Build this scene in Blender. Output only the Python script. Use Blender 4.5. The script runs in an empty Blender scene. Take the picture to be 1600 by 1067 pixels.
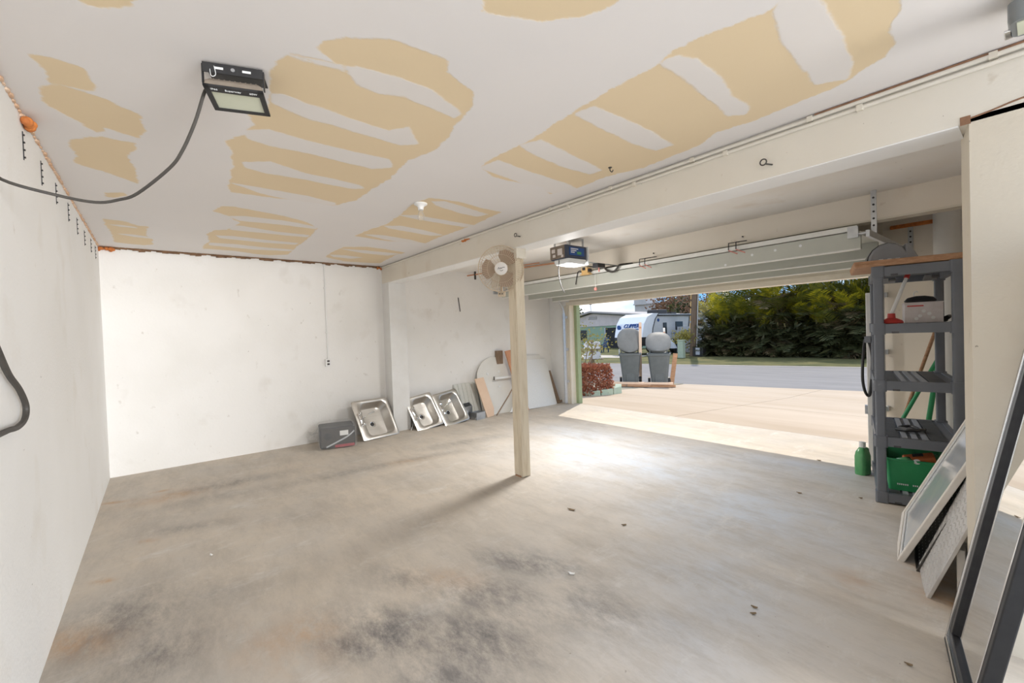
import bpy, bmesh, math, random
import numpy as np
from mathutils import Matrix, Vector, Euler, noise as mnoise

R = math.radians
S = bpy.context.scene
COL = S.collection
random.seed(7)

# ------------------------------------------------------------------ camera
cam_d = bpy.data.cameras.new('camera')
cam_d.sensor_width = 36.0
cam_d.lens = 15.31
cam_d.clip_start = 0.02
cam_d.clip_end = 400
cam = bpy.data.objects.new('camera', cam_d)
COL.objects.link(cam)
yaw, pitch, roll = -0.886116, -0.018161, -0.034774
_f = Vector((math.sin(yaw)*math.cos(pitch), math.cos(yaw)*math.cos(pitch), math.sin(pitch)))
_r = Vector((math.cos(yaw), -math.sin(yaw), 0))
_u = _r.cross(_f)
_r2 = math.cos(roll)*_r + math.sin(roll)*_u
_u2 = -math.sin(roll)*_r + math.cos(roll)*_u
cam.matrix_world = Matrix(((_r2.x, _u2.x, -_f.x, 0), (_r2.y, _u2.y, -_f.y, 0), (_r2.z, _u2.z, -_f.z, 1.355), (0, 0, 0, 1)))
S.camera = cam

# ------------------------------------------------------------------ sky, sun, exposure
SKY_STRENGTH = 1.0
SUN_STRENGTH = 2.8
EXPOSURE = 0.34
S.view_settings.view_transform = 'Standard'
S.view_settings.look = 'None'
S.view_settings.gamma = 1.0
S.view_settings.use_curve_mapping = False
S.view_settings.exposure = EXPOSURE

world = bpy.data.worlds.new('sky')
S.world = world
world.use_nodes = True
wn, wl = world.node_tree.nodes, world.node_tree.links
wn.clear()
w_out = wn.new('ShaderNodeOutputWorld')
w_bg = wn.new('ShaderNodeBackground')
w_bg.inputs['Strength'].default_value = SKY_STRENGTH
w_tc = wn.new('ShaderNodeTexCoord')
w_sep = wn.new('ShaderNodeSeparateXYZ')
w_ramp = wn.new('ShaderNodeValToRGB')
w_ramp.color_ramp.elements[0].position = 0.0
w_ramp.color_ramp.elements[0].color = (0.22, 0.55, 0.95, 1)
w_ramp.color_ramp.elements[1].position = 0.5
w_ramp.color_ramp.elements[1].color = (0.10, 0.34, 0.80, 1)
w_noise = wn.new('ShaderNodeTexNoise')
w_noise.inputs['Scale'].default_value = 2.6
w_noise.inputs['Detail'].default_value = 6
w_map = wn.new('ShaderNodeMapping')
w_map.inputs['Scale'].default_value = (1, 1, 2.2)
w_map.inputs['Location'].default_value = (0.35, 0.2, 0.0)
w_cr = wn.new('ShaderNodeValToRGB')
w_cr.color_ramp.elements[0].position = 0.42
w_cr.color_ramp.elements[1].position = 0.56
w_mix = wn.new('ShaderNodeMix')
w_mix.data_type = 'RGBA'
w_mix.inputs[7].default_value = (1.15, 1.18, 1.2, 1)
wl.new(w_tc.outputs['Generated'], w_sep.inputs[0])
wl.new(w_sep.outputs['Z'], w_ramp.inputs[0])
wl.new(w_tc.outputs['Generated'], w_map.inputs[0])
wl.new(w_map.outputs[0], w_noise.inputs['Vector'])
wl.new(w_noise.outputs[0], w_cr.inputs[0])
wl.new(w_cr.outputs[0], w_mix.inputs[0])
wl.new(w_ramp.outputs[0], w_mix.inputs[6])
wl.new(w_mix.outputs[2], w_bg.inputs[0])
wl.new(w_bg.outputs[0], w_out.inputs[0])

sun_d = bpy.data.lights.new('sun', 'SUN')
sun_d.energy = SUN_STRENGTH
sun_d.angle = R(0.6)
sun_d.color = (1.0, 0.91, 0.78)
sun = bpy.data.objects.new('sun', sun_d)
COL.objects.link(sun)
# light travels from over the street, high and a little from the left
_sd = Vector((0.41, -0.91, -math.tan(R(55))))
sun.rotation_euler = _sd.to_track_quat('-Z', 'Y').to_euler()
sun.location = (-6, 20, 20)

# added fill lamp, out of view behind the camera, brightening the interior
rear_d = bpy.data.lights.new('rear_fill', 'AREA')
rear_d.shape = 'RECTANGLE'
rear_d.size, rear_d.size_y = 4.6, 3.4
rear_d.energy = 1230
rear = bpy.data.objects.new('rear_fill', rear_d)
COL.objects.link(rear)
rear.location = (9, 3.6, 1.6)
rear.rotation_euler = (Vector((-5, 0.8, 1.2))-Vector((9, 3.6, 1.6))).to_track_quat('-Z', 'Y').to_euler()

# ------------------------------------------------------------------ materials
MATS = {}
def M(name, col, rough=0.65, metal=0.0, var=0.0, col2=None, scale=6.0, bump=0.0, bscale=None, stretch=(1, 1, 1), alpha=1.0, trans=0.0, ior=1.45, thr=(0.35, 0.65), detail=5, transl=0.0):
    """procedural principled material: base colour, noise towards col2, fine bump"""
    m = bpy.data.materials.new(name)
    m.use_nodes = True
    nt = m.node_tree
    b = nt.nodes['Principled BSDF']
    b.inputs['Base Color'].default_value = (*col, 1)
    b.inputs['Roughness'].default_value = rough
    b.inputs['Metallic'].default_value = metal
    b.inputs['Alpha'].default_value = alpha
    b.inputs['Transmission Weight'].default_value = trans
    b.inputs['IOR'].default_value = ior
    tc = nt.nodes.new('ShaderNodeTexCoord')
    mp = nt.nodes.new('ShaderNodeMapping')
    mp.inputs['Scale'].default_value = stretch
    nt.links.new(tc.outputs['Object'], mp.inputs[0])
    if var > 0:
        if col2 is None: col2 = tuple(c*0.6 for c in col)
        n = nt.nodes.new('ShaderNodeTexNoise')
        n.inputs['Scale'].default_value = scale
        n.inputs['Detail'].default_value = detail
        n.inputs['Roughness'].default_value = 0.6
        nt.links.new(mp.outputs[0], n.inputs['Vector'])
        mr = nt.nodes.new('ShaderNodeMapRange')
        mr.inputs[1].default_value, mr.inputs[2].default_value = thr
        mr.inputs[4].default_value = var
        nt.links.new(n.outputs[0], mr.inputs[0])
        mx = nt.nodes.new('ShaderNodeMix')
        mx.data_type = 'RGBA'
        mx.inputs[6].default_value = (*col, 1)
        mx.inputs[7].default_value = (*col2, 1)
        nt.links.new(mr.outputs[0], mx.inputs[0])
        nt.links.new(mx.outputs[2], b.inputs['Base Color'])
    if bump > 0:
        n2 = nt.nodes.new('ShaderNodeTexNoise')
        n2.inputs['Scale'].default_value = bscale or scale*6
        n2.inputs['Detail'].default_value = 4
        nt.links.new(mp.outputs[0], n2.inputs['Vector'])
        bp = nt.nodes.new('ShaderNodeBump')
        bp.inputs['Strength'].default_value = bump
        bp.inputs['Distance'].default_value = 0.01
        nt.links.new(n2.outputs[0], bp.inputs['Height'])
        nt.links.new(bp.outputs[0], b.inputs['Normal'])
    if transl > 0:
        tb = nt.nodes.new('ShaderNodeBsdfTranslucent')
        if var > 0: nt.links.new(mx.outputs[2], tb.inputs[0])
        else: tb.inputs[0].default_value = (*col, 1)
        ms = nt.nodes.new('ShaderNodeMixShader')
        ms.inputs[0].default_value = transl
        nt.links.new(b.outputs[0], ms.inputs[1])
        nt.links.new(tb.outputs[0], ms.inputs[2])
        nt.links.new(ms.outputs[0], nt.nodes['Material Output'].inputs[0])
    MATS[name] = m
    return m

def wall_mat(name, base, dirt, stain, scale=1.3, seed=0.0, bump=0.25):
    """painted masonry: large soft tone changes, small scuffs, sparse brown specks, roller relief"""
    m = bpy.data.materials.new(name); m.use_nodes = True
    nt = m.node_tree; b = nt.nodes['Principled BSDF']; N = nt.nodes.new; L = nt.links.new
    b.inputs['Roughness'].default_value = 0.7
    tc = N('ShaderNodeTexCoord'); mp = N('ShaderNodeMapping')
    mp.inputs['Location'].default_value = (seed, seed*0.7, seed*1.3)
    L(tc.outputs['Object'], mp.inputs[0])
    def nz(sc, det, lo, hi, amt, st=None):
        v = mp.outputs[0]
        if st:
            m2 = N('ShaderNodeMapping'); m2.inputs['Scale'].default_value = st
            L(v, m2.inputs[0]); v = m2.outputs[0]
        n = N('ShaderNodeTexNoise'); n.inputs['Scale'].default_value = sc; n.inputs['Detail'].default_value = det
        L(v, n.inputs['Vector'])
        r = N('ShaderNodeMapRange'); r.inputs[1].default_value = lo; r.inputs[2].default_value = hi; r.inputs[4].default_value = amt
        L(n.outputs[0], r.inputs[0]); return r.outputs[0]
    def mixc(fac, a, c):
        x = N('ShaderNodeMix'); x.data_type = 'RGBA'
        L(fac, x.inputs[0])
        if isinstance(a, tuple): x.inputs[6].default_value = (*a, 1)
        else: L(a, x.inputs[6])
        x.inputs[7].default_value = (*c, 1); return x.outputs[2]
    c = mixc(nz(scale, 4, 0.42, 0.72, 0.6), base, dirt)
    c = mixc(nz(3.1, 9, 0.60, 0.82, 0.38, (1, 1, 0.8)), c, stain)
    c = mixc(nz(11, 9, 0.685, 0.77, 0.42, (1, 1.3, 1.0)), c, tuple(v*0.8 for v in stain))
    c = mixc(nz(30, 3, 0.765, 0.78, 0.7), c, tuple(v*0.4 for v in stain))
    L(c, b.inputs['Base Color'])
    n2 = N('ShaderNodeTexNoise'); n2.inputs['Scale'].default_value = 55; n2.inputs['Detail'].default_value = 4
    L(mp.outputs[0], n2.inputs['Vector'])
    bp = N('ShaderNodeBump'); bp.inputs['Strength'].default_value = bump; bp.inputs['Distance'].default_value = 0.008
    L(n2.outputs[0], bp.inputs['Height']); L(bp.outputs[0], b.inputs['Normal'])
    MATS[name] = m
    return m

WALL = wall_mat('white_painted_masonry', (0.86, 0.85, 0.83), (0.80, 0.785, 0.75), (0.66, 0.60, 0.50), seed=3.1)
WALL_B = wall_mat('white_painted_masonry_worn', (0.875, 0.86, 0.835), (0.79, 0.77, 0.73), (0.56, 0.50, 0.42), seed=8.4)
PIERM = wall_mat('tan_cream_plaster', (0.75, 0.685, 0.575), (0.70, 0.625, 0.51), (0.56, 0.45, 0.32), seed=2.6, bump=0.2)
BEAM2 = wall_mat('light_cream_timber', (0.88, 0.81, 0.71), (0.84, 0.75, 0.63), (0.70, 0.55, 0.40), seed=6.1, bump=0.1)
BEAMP = wall_mat('cream_painted_timber', (0.82, 0.775, 0.69), (0.76, 0.70, 0.60), (0.60, 0.48, 0.34), seed=1.7, bump=0.1)
CEILF = wall_mat('stained_ceiling_board', (0.90, 0.87, 0.83), (0.86, 0.80, 0.72), (0.58, 0.42, 0.28), scale=2.2, seed=5.5, bump=0.1)
POSTM = M('weathered_cream_post', (0.80, 0.71, 0.56), 0.7, var=0.7, col2=(0.56, 0.46, 0.31), scale=9, stretch=(3, 3, 0.35), bump=0.25, bscale=30, thr=(0.45, 0.75))
WHITEB = M('bounce_lit_white_paint', (0.93, 0.925, 0.91), 0.5, var=0.2, col2=(0.88, 0.86, 0.83), scale=7)  # white lifted to paint floor bounce into the beam's underside and rear
WHITE = M('white_paint', (0.84, 0.84, 0.83), 0.5, var=0.3, col2=(0.74, 0.72, 0.68), scale=7, bump=0.05)
CREAM = M('cream_paint', (0.80, 0.75, 0.65), 0.55, var=0.35, col2=(0.68, 0.60, 0.47), scale=8, bump=0.08)
GREENP = M('sage_green_paint', (0.33, 0.42, 0.25), 0.6, var=0.4, col2=(0.42, 0.48, 0.30), scale=9, bump=0.1)
DOORM = M('grey_green_steel_door', (0.52, 0.535, 0.48), 0.5, var=0.4, col2=(0.60, 0.60, 0.54), scale=3, bump=0.04)
DOORW = M('white_strut_lit_lip', (0.82, 0.82, 0.78), 0.45, var=0.2, scale=10)
FOAM = M('orange_expanding_foam', (0.72, 0.25, 0.06), 0.8, var=0.8, col2=(0.42, 0.13, 0.04), scale=30, bump=0.8, bscale=60)
GAPM = M('dark_rotted_timber_edge', (0.13, 0.075, 0.045), 0.9, var=0.8, col2=(0.30, 0.17, 0.09), scale=14, stretch=(1, 1, 3), bump=0.6)
CRACK = M('brown_crack', (0.23, 0.13, 0.08), 0.9, var=0.6, col2=(0.45, 0.24, 0.14), scale=20)
BLACK = M('black_plastic', (0.025, 0.025, 0.027), 0.45, var=0.3, col2=(0.05, 0.05, 0.05), scale=20)
BLACKM = M('black_metal', (0.03, 0.03, 0.035), 0.35, metal=0.3, var=0.3, col2=(0.07, 0.07, 0.07), scale=20)
DKGREY = M('dark_grey_rubber', (0.055, 0.05, 0.045), 0.6, var=0.4, col2=(0.09, 0.08, 0.07), scale=15)
RIBL = M('light_grey_shelf_rib', (0.34, 0.36, 0.40), 0.5, var=0.3, col2=(0.42, 0.43, 0.46), scale=10)
STEEL = M('galvanised_steel', (0.62, 0.64, 0.66), 0.38, metal=0.9, var=0.5, col2=(0.45, 0.47, 0.5), scale=18, bump=0.05)
STAIN = M('brushed_stainless_steel', (0.66, 0.64, 0.61), 0.30, metal=1.0, var=0.35, col2=(0.52, 0.49, 0.45), scale=6, stretch=(1, 6, 1), bump=0.03)
CHROME = M('chrome', (0.8, 0.8, 0.8), 0.12, metal=1.0, var=0.1, scale=30)
SHELFM = M('grey_shelf_plastic', (0.155, 0.168, 0.195), 0.5, var=0.35, col2=(0.20, 0.21, 0.23), scale=10, bump=0.1, bscale=120)
SHELFD = M('grey_shelf_plastic_panel', (0.06, 0.062, 0.066), 0.6, var=0.3, col2=(0.15, 0.15, 0.16), scale=10)
WOODB = M('brown_rough_wood', (0.36, 0.19, 0.10), 0.75, var=0.8, col2=(0.55, 0.33, 0.20), scale=8, stretch=(1, 8, 8), bump=0.4, bscale=40)
WOODP = M('pale_plywood', (0.74, 0.53, 0.38), 0.65, var=0.5, col2=(0.80, 0.62, 0.48), scale=5, stretch=(1, 1, 0.3), bump=0.1)
WOODO = M('orange_cedar', (0.66, 0.33, 0.19), 0.7, var=0.5, col2=(0.50, 0.24, 0.13), scale=7, stretch=(1, 1, 0.2), bump=0.1)
WOODD = M('dark_brown_timber', (0.22, 0.15, 0.10), 0.75, var=0.6, col2=(0.36, 0.26, 0.18), scale=12, stretch=(4, 4, 0.6), bump=0.3)
BOARDW = M('off_white_board', (0.80, 0.78, 0.73), 0.5, var=0.4, col2=(0.72, 0.69, 0.62), scale=4, bump=0.05)
POPC = M('white_textured_panel', (0.84, 0.84, 0.82), 0.85, var=0.3, col2=(0.76, 0.75, 0.72), scale=40, bump=1.0, bscale=70)
GPANEL = M('grey_ribbed_panel', (0.66, 0.66, 0.62), 0.6, var=0.4, col2=(0.55, 0.55, 0.5), scale=8)
PLASTIC = M('clear_plastic_wrap', (0.9, 0.92, 0.94), 0.12, alpha=0.11, bump=1.0, bscale=22, ior=1.4)
CLEAR = M('clear_glass', (0.95, 0.97, 0.97), 0.03, trans=0.9, ior=1.45, alpha=0.35)
MIRROR = M('mirror_glass', (0.86, 0.88, 0.89), 0.015, metal=1.0, var=0.05, scale=2)
PANE = M('pane_with_painted_reflection', (0.66, 0.71, 0.76), 0.12, metal=0.35, var=0.9, col2=(0.84, 0.84, 0.82), scale=4, bump=0.05, bscale=8)  # bluish-white reflection painted into the glass colour
FRAMEC = M('off_white_sash_frame', (0.78, 0.74, 0.68), 0.5, var=0.4, col2=(0.70, 0.63, 0.55), scale=12)
DIAM = M('aluminium_tread_plate', (0.66, 0.65, 0.64), 0.42, metal=0.55, var=0.6, col2=(0.46, 0.43, 0.40), scale=6, bump=0.1)
REDP = M('red_rubber', (0.52, 0.05, 0.04), 0.5, var=0.3, scale=15)
PINK = M('red_hook_sleeve', (0.62, 0.25, 0.21), 0.5, var=0.3, scale=20)
BOXC = M('grey_printed_carton', (0.62, 0.56, 0.54), 0.6, var=0.7, col2=(0.74, 0.70, 0.69), scale=14)
GREENC = M('green_plastic', (0.03, 0.30, 0.11), 0.4, var=0.3, col2=(0.05, 0.38, 0.16), scale=10)
GREENG = M('green_bottle_glass', (0.10, 0.35, 0.14), 0.2, var=0.4, col2=(0.2, 0.45, 0.22), scale=12)
ORANGE = M('orange_plastic', (0.72, 0.20, 0.06), 0.5, var=0.3, scale=12)
YELLOW = M('amber_adapter_plastic', (0.80, 0.52, 0.22), 0.5, var=0.3, scale=12)
COPPER = M('copper_pipe', (0.75, 0.38, 0.22), 0.35, metal=0.8, var=0.4, scale=14)
FANB = M('smoky_brown_fan_blade', (0.36, 0.25, 0.17), 0.3, var=0.2, col2=(0.42, 0.30, 0.2), scale=5, alpha=0.85)
FANW = M('beige_fan_plastic', (0.62, 0.50, 0.36), 0.45, var=0.2, scale=8)
HUBM = M('fan_badge_plastic', (0.74, 0.70, 0.66), 0.4, var=0.1, scale=8)
OPENER = M('opener_blue_black_housing', (0.045, 0.06, 0.10), 0.4, var=0.3, col2=(0.08, 0.09, 0.12), scale=12)
BROWNM = M('opener_brown_panel', (0.17, 0.13, 0.10), 0.5, var=0.5, col2=(0.30, 0.25, 0.2), scale=20)
LENSW = M('milky_lens', (0.82, 0.85, 0.86), 0.25, var=0.2, scale=5)
FLOODG = M('flood_lamp_glass', (0.66, 0.68, 0.55), 0.15, var=0.4, col2=(0.55, 0.58, 0.44), scale=6)
FLOODF = M('flood_lamp_fins', (0.25, 0.21, 0.17), 0.6, var=0.4, scale=20)
GREYL = M('grey_cast_lamp_housing', (0.23, 0.25, 0.26), 0.35, metal=0.3, var=0.3, col2=(0.32, 0.33, 0.33), scale=8)
INK = M('white_ink', (0.82, 0.84, 0.84), 0.6, var=0.1, scale=20)
INKB = M('black_ink', (0.02, 0.02, 0.02), 0.6, var=0.1, scale=20)
INKBLUE = M('navy_ink', (0.02, 0.08, 0.28), 0.5, var=0.1, scale=20)
LEAFD = M('dry_leaf', (0.20, 0.14, 0.08), 0.8, var=0.5, col2=(0.33, 0.24, 0.14), scale=60)
PAPER = M('white_paper_scrap', (0.85, 0.85, 0.83), 0.7, var=0.1, scale=20)
GREYC = M('grey_moulded_plastic', (0.26, 0.27, 0.29), 0.4, var=0.4, col2=(0.38, 0.39, 0.41), scale=5, bump=0.05)
# outdoors
DRIVE = M('sandy_concrete', (0.50, 0.415, 0.33), 0.85, var=0.7, col2=(0.42, 0.33, 0.245), scale=0.9, stretch=(0.35, 1.6, 1), bump=0.15, bscale=40)
ASPH = M('grey_asphalt', (0.25, 0.24, 0.24), 0.9, var=0.5, col2=(0.17, 0.165, 0.17), scale=1.2, stretch=(0.5, 1.5, 1), bump=0.3, bscale=50)
GRASS = M('dry_grass', (0.065, 0.075, 0.022), 0.95, var=0.9, col2=(0.17, 0.15, 0.055), scale=0.9, bump=0.8, bscale=12, detail=9)
SOIL = M('sandy_soil', (0.30, 0.27, 0.22), 0.95, var=0.6, col2=(0.22, 0.21, 0.14), scale=0.7, bump=0.4)
SIDEW = M('pale_path_concrete', (0.50, 0.46, 0.41), 0.9, var=0.4, scale=2)
HOUSEG = M('mint_green_stucco', (0.30, 0.42, 0.32), 0.8, var=0.3, col2=(0.26, 0.36, 0.28), scale=1.5, bump=0.1)
ROOFG = M('pale_grey_roof', (0.42, 0.40, 0.40), 0.8, var=0.4, col2=(0.34, 0.32, 0.32), scale=3)
TRIMP = M('pinkish_white_fascia', (0.66, 0.60, 0.60), 0.7, var=0.3, scale=2)
DARKO = M('dark_opening', (0.025, 0.025, 0.028), 0.7, var=0.3, scale=3)
RVW = M('white_gelcoat', (0.80, 0.84, 0.92), 0.35, var=0.15, col2=(0.56, 0.58, 0.62), scale=2)
RVG = M('pale_grey_siding', (0.62, 0.64, 0.68), 0.5, var=0.2, scale=2)
RVK = M('charcoal_gelcoat', (0.035, 0.033, 0.035), 0.4, var=0.3, scale=4)
RVGL = M('dark_tinted_window', (0.02, 0.025, 0.03), 0.1, var=0.2, scale=3)
BIN = M('grey_green_bin_plastic', (0.10, 0.112, 0.112), 0.55, var=0.45, col2=(0.15, 0.16, 0.16), scale=6)
LIDIN = M('grey_bin_lid', (0.19, 0.185, 0.17), 0.55, var=0.3, col2=(0.30, 0.29, 0.27), scale=5)
SHRUBR = M('rust_brown_leaves', (0.30, 0.085, 0.05), 0.7, var=0.9, col2=(0.42, 0.20, 0.12), scale=9, transl=0.25)
TWIG = M('grey_brown_bark', (0.20, 0.15, 0.11), 0.85, var=0.6, col2=(0.32, 0.26, 0.2), scale=8)
LEAFY = M('yellow_green_leaves', (0.30, 0.26, 0.06), 0.7, var=0.8, col2=(0.20, 0.20, 0.06), scale=6, transl=0.3)
LEAFB = M('brown_leaves', (0.17, 0.09, 0.055), 0.8, var=0.8, col2=(0.26, 0.16, 0.10), scale=5, transl=0.2)
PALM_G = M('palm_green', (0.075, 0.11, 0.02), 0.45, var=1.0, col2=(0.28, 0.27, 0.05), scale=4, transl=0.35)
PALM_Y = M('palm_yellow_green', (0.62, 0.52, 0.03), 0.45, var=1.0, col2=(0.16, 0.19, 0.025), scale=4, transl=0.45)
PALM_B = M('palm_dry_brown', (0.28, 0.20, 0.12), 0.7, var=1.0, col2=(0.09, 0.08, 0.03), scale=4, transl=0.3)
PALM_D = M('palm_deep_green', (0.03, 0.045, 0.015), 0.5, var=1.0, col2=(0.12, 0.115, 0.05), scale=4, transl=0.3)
STEMP = M('palm_stem', (0.22, 0.20, 0.08), 0.7, var=0.6, col2=(0.14, 0.10, 0.05), scale=3)
BLOCKG = M('pale_green_concrete_block', (0.34, 0.42, 0.33), 0.85, var=0.5, col2=(0.44, 0.48, 0.40), scale=8, bump=0.3)
MAILW = M('white_mailbox_metal', (0.62, 0.63, 0.66), 0.4, var=0.2, scale=6)
BLUEC = M('navy_chair_plastic', (0.012, 0.05, 0.13), 0.5, var=0.2, scale=5)
POLEM = M('brown_utility_pole', (0.13, 0.09, 0.065), 0.9, var=0.7, col2=(0.22, 0.16, 0.11), scale=5, stretch=(4, 4, 0.4), bump=0.4)
FENCEW = M('white_vinyl_fence', (0.50, 0.53, 0.60), 0.5, var=0.2, scale=2)
BLDGW = M('white_far_stucco', (0.52, 0.52, 0.53), 0.8, var=0.3, scale=1)

# ------------------------------------------------------------------ mesh helpers
class G:
    """collects shapes in one bmesh; out() links it as one mesh object"""
    def __init__(self): self.bm = bmesh.new()
    def mat(self, rot):
        if rot is None: return Matrix.Identity(4)
        if isinstance(rot, Matrix): return rot.to_4x4()
        return Euler(rot).to_matrix().to_4x4()
    def box(self, c, s, rot=None):
        r = bmesh.ops.create_cube(self.bm, size=1.0)
        bmesh.ops.transform(self.bm, matrix=Matrix.Translation(c) @ self.mat(rot) @ Matrix.Diagonal((*s, 1)), verts=r['verts'])
        return self
    def bb(self, x0, x1, y0, y1, z0, z1):
        return self.box(((x0+x1)/2, (y0+y1)/2, (z0+z1)/2), (abs(x1-x0), abs(y1-y0), abs(z1-z0)))
    def hexa(self, lo, hi):
        """8 corners: 4 of the lower ring, 4 of the upper ring"""
        v = [self.bm.verts.new(p) for p in list(lo)+list(hi)]
        for f in ((3, 2, 1, 0), (4, 5, 6, 7), (0, 1, 5, 4), (1, 2, 6, 5), (2, 3, 7, 6), (3, 0, 4, 7)):
            self.bm.faces.new([v[i] for i in f])
        return self
    def cyl(self, p0, p1, r0, r1=None, seg=14, caps=True):
        if r1 is None: r1 = r0
        p0, p1 = Vector(p0), Vector(p1); d = (p1-p0)
        q = d.to_track_quat('Z', 'Y').to_matrix()
        ring = []
        for p, r in ((p0, r0), (p1, r1)):
            ring.append([self.bm.verts.new(p + q @ Vector((math.cos(2*math.pi*i/seg)*r, math.sin(2*math.pi*i/seg)*r, 0))) for i in range(seg)])
        for i in range(seg):
            j = (i+1) % seg
            self.bm.faces.new((ring[0][i], ring[0][j], ring[1][j], ring[1][i]))
        if caps:
            self.bm.faces.new(ring[0][::-1]); self.bm.faces.new(ring[1])
        return self
    def tube(self, pts, r, seg=8, sub=6, closed=False):
        """smooth tube through points"""
        P = [Vector(p) for p in pts]
        if sub > 1 and len(P) > 2:
            Q = []; n = len(P)
            for i in range(n if closed else n-1):
                a = P[(i-1) % n] if (i > 0 or closed) else P[0]
                b = P[i]; c = P[(i+1) % n]
                d = P[(i+2) % n] if (i+2 < n or closed) else P[-1]
                for k in range(sub):
                    t = k/sub
                    Q.append(0.5*((2*b)+(c-a)*t+(2*a-5*b+4*c-d)*t*t+(3*b-a-3*c+d)*t**3))
            if not closed: Q.append(P[-1])
            P = Q
        rings = []; up = None; n = len(P)
        for i, p in enumerate(P):
            if closed: d = P[(i+1) % n]-P[i-1]
            else: d = P[min(i+1, n-1)]-P[max(i-1, 0)]
            d.normalize()
            if up is None:
                up = Vector((0, 0, 1)) if abs(d.z) < 0.9 else Vector((1, 0, 0))
            s = d.cross(up).normalized(); up = s.cross(d).normalized()
            rr = r[i*len(r)//n] if isinstance(r, (list, tuple)) else r
            rings.append([self.bm.verts.new(p + (s*math.cos(2*math.pi*k/seg)+up*math.sin(2*math.pi*k/seg))*rr) for k in range(seg)])
        m = len(rings)
        for i in range(m if closed else m-1):
            a, b = rings[i], rings[(i+1) % m]
            for k in range(seg):
                j = (k+1) % seg
                self.bm.faces.new((a[k], a[j], b[j], b[k]))
        if not closed:
            self.bm.faces.new(rings[0][::-1]); self.bm.faces.new(rings[-1])
        return self
    def prism(self, poly, t, mtx=None):
        """polygon in local xy extruded to local z = t"""
        mtx = mtx or Matrix.Identity(4)
        a = [self.bm.verts.new(mtx @ Vector((x, y, 0))) for x, y in poly]
        b = [self.bm.verts.new(mtx @ Vector((x, y, t))) for x, y in poly]
        n = len(poly)
        self.bm.faces.new(a[::-1]); self.bm.faces.new(b)
        for i in range(n):
            j = (i+1) % n
            self.bm.faces.new((a[i], a[j], b[j], b[i]))
        return self
    def loops(self, L, cap0=True, cap1=True):
        """skin over a list of equally long vertex loops"""
        V = [[self.bm.verts.new(p) for p in l] for l in L]
        n = len(V[0])
        for a, b in zip(V, V[1:]):
            for i in range(n):
                j = (i+1) % n
                self.bm.faces.new((a[i], a[j], b[j], b[i]))
        if cap0: self.bm.faces.new(V[0][::-1])
        if cap1: self.bm.faces.new(V[-1])
        return self
    def lathe(self, prof, seg=24, mtx=None, cap0=True, cap1=True):
        mtx = mtx or Matrix.Identity(4)
        return self.loops([[mtx @ Vector((r*math.cos(2*math.pi*i/seg), r*math.sin(2*math.pi*i/seg), z)) for i in range(seg)] for r, z in prof], cap0, cap1)
    def quad(self, *p):
        self.bm.faces.new([self.bm.verts.new(Vector(q)) for q in p]); return self
    def out(self, name, mat, parent=None, loc=None, rot=None, smooth=False, bevel=0.0, recalc=True):
        if recalc: bmesh.ops.recalc_face_normals(self.bm, faces=self.bm.faces)
        me = bpy.data.meshes.new(name)
        self.bm.to_mesh(me); self.bm.free()
        me.materials.append(mat)
        o = bpy.data.objects.new(name, me)
        COL.objects.link(o)
        if loc is not None: o.location = loc
        if rot is not None: o.rotation_euler = rot
        if parent is not None: o.parent = parent
        if smooth:
            for p in me.polygons: p.use_smooth = True
            try: me.set_sharp_from_angle(angle=R(40))
            except Exception: pass
        if bevel > 0:
            bv = o.modifiers.new('edge', 'BEVEL'); bv.width = bevel; bv.segments = 2; bv.limit_method = 'ANGLE'
        return o

def recenter(o, base=None):
    """move a one-mesh object's origin to its base"""
    me = o.data
    co = np.empty(len(me.vertices)*3); me.vertices.foreach_get('co', co); co = co.reshape(-1, 3)
    b = Vector(base) if base is not None else Vector(((co[:, 0].min()+co[:, 0].max())/2, (co[:, 1].min()+co[:, 1].max())/2, co[:, 2].min()))
    me.transform(Matrix.Translation(-b)); o.location = o.location + b
    return o

def tag(o, label, cat=None, group=None, kind=None):
    o['label'] = label
    if cat: o['category'] = cat
    if group: o['group'] = group
    if kind: o['kind'] = kind
    return o
def thing(name, label, cat, loc=(0, 0, 0), rot=(0, 0, 0), group=None):
    o = bpy.data.objects.new(name, None); COL.objects.link(o)
    o.empty_display_size = 0.1
    o.location = loc; o.rotation_euler = rot
    return tag(o, label, cat, group)
def one(g, name, mat, label, cat, group=None, **k):
    return tag(recenter(g.out(name, mat, **k)), label, cat, group)
def struct(g, name, mat, label=None, **k):
    o = g.out(name, mat, **k); o['kind'] = 'structure'
    if label: o['label'] = label
    return o
def copy_tree(o, parent=None):
    c = o.copy(); COL.objects.link(c); c.parent = parent
    for ch in list(o.children): copy_tree(ch, c)
    return c
def text(name, s, size, mat, parent, loc, rot, shear=0.0, extr=0.0006, align='CENTER'):
    cu = bpy.data.curves.new(name, 'FONT'); cu.body = s; cu.size = size; cu.shear = shear; cu.extrude = extr
    cu.align_x = align; cu.align_y = 'CENTER'
    t = bpy.data.objects.new(name, cu); COL.objects.link(t)
    me = bpy.data.meshes.new_from_object(t)
    bpy.data.objects.remove(t)
    me.name = name; me.materials.clear(); me.materials.append(mat)
    o = bpy.data.objects.new(name, me); COL.objects.link(o)
    o.parent = parent; o.location = loc
    if isinstance(rot, Matrix): o.rotation_euler = rot.to_euler()
    else: o.rotation_euler = rot
    return o
def basis(x, y, z=None):
    x = Vector(x).normalized(); y = Vector(y); z = x.cross(y).normalized(); y = z.cross(x)
    return Matrix(((x.x, y.x, z.x), (x.y, y.y, z.y), (x.z, y.z, z.z)))
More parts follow.
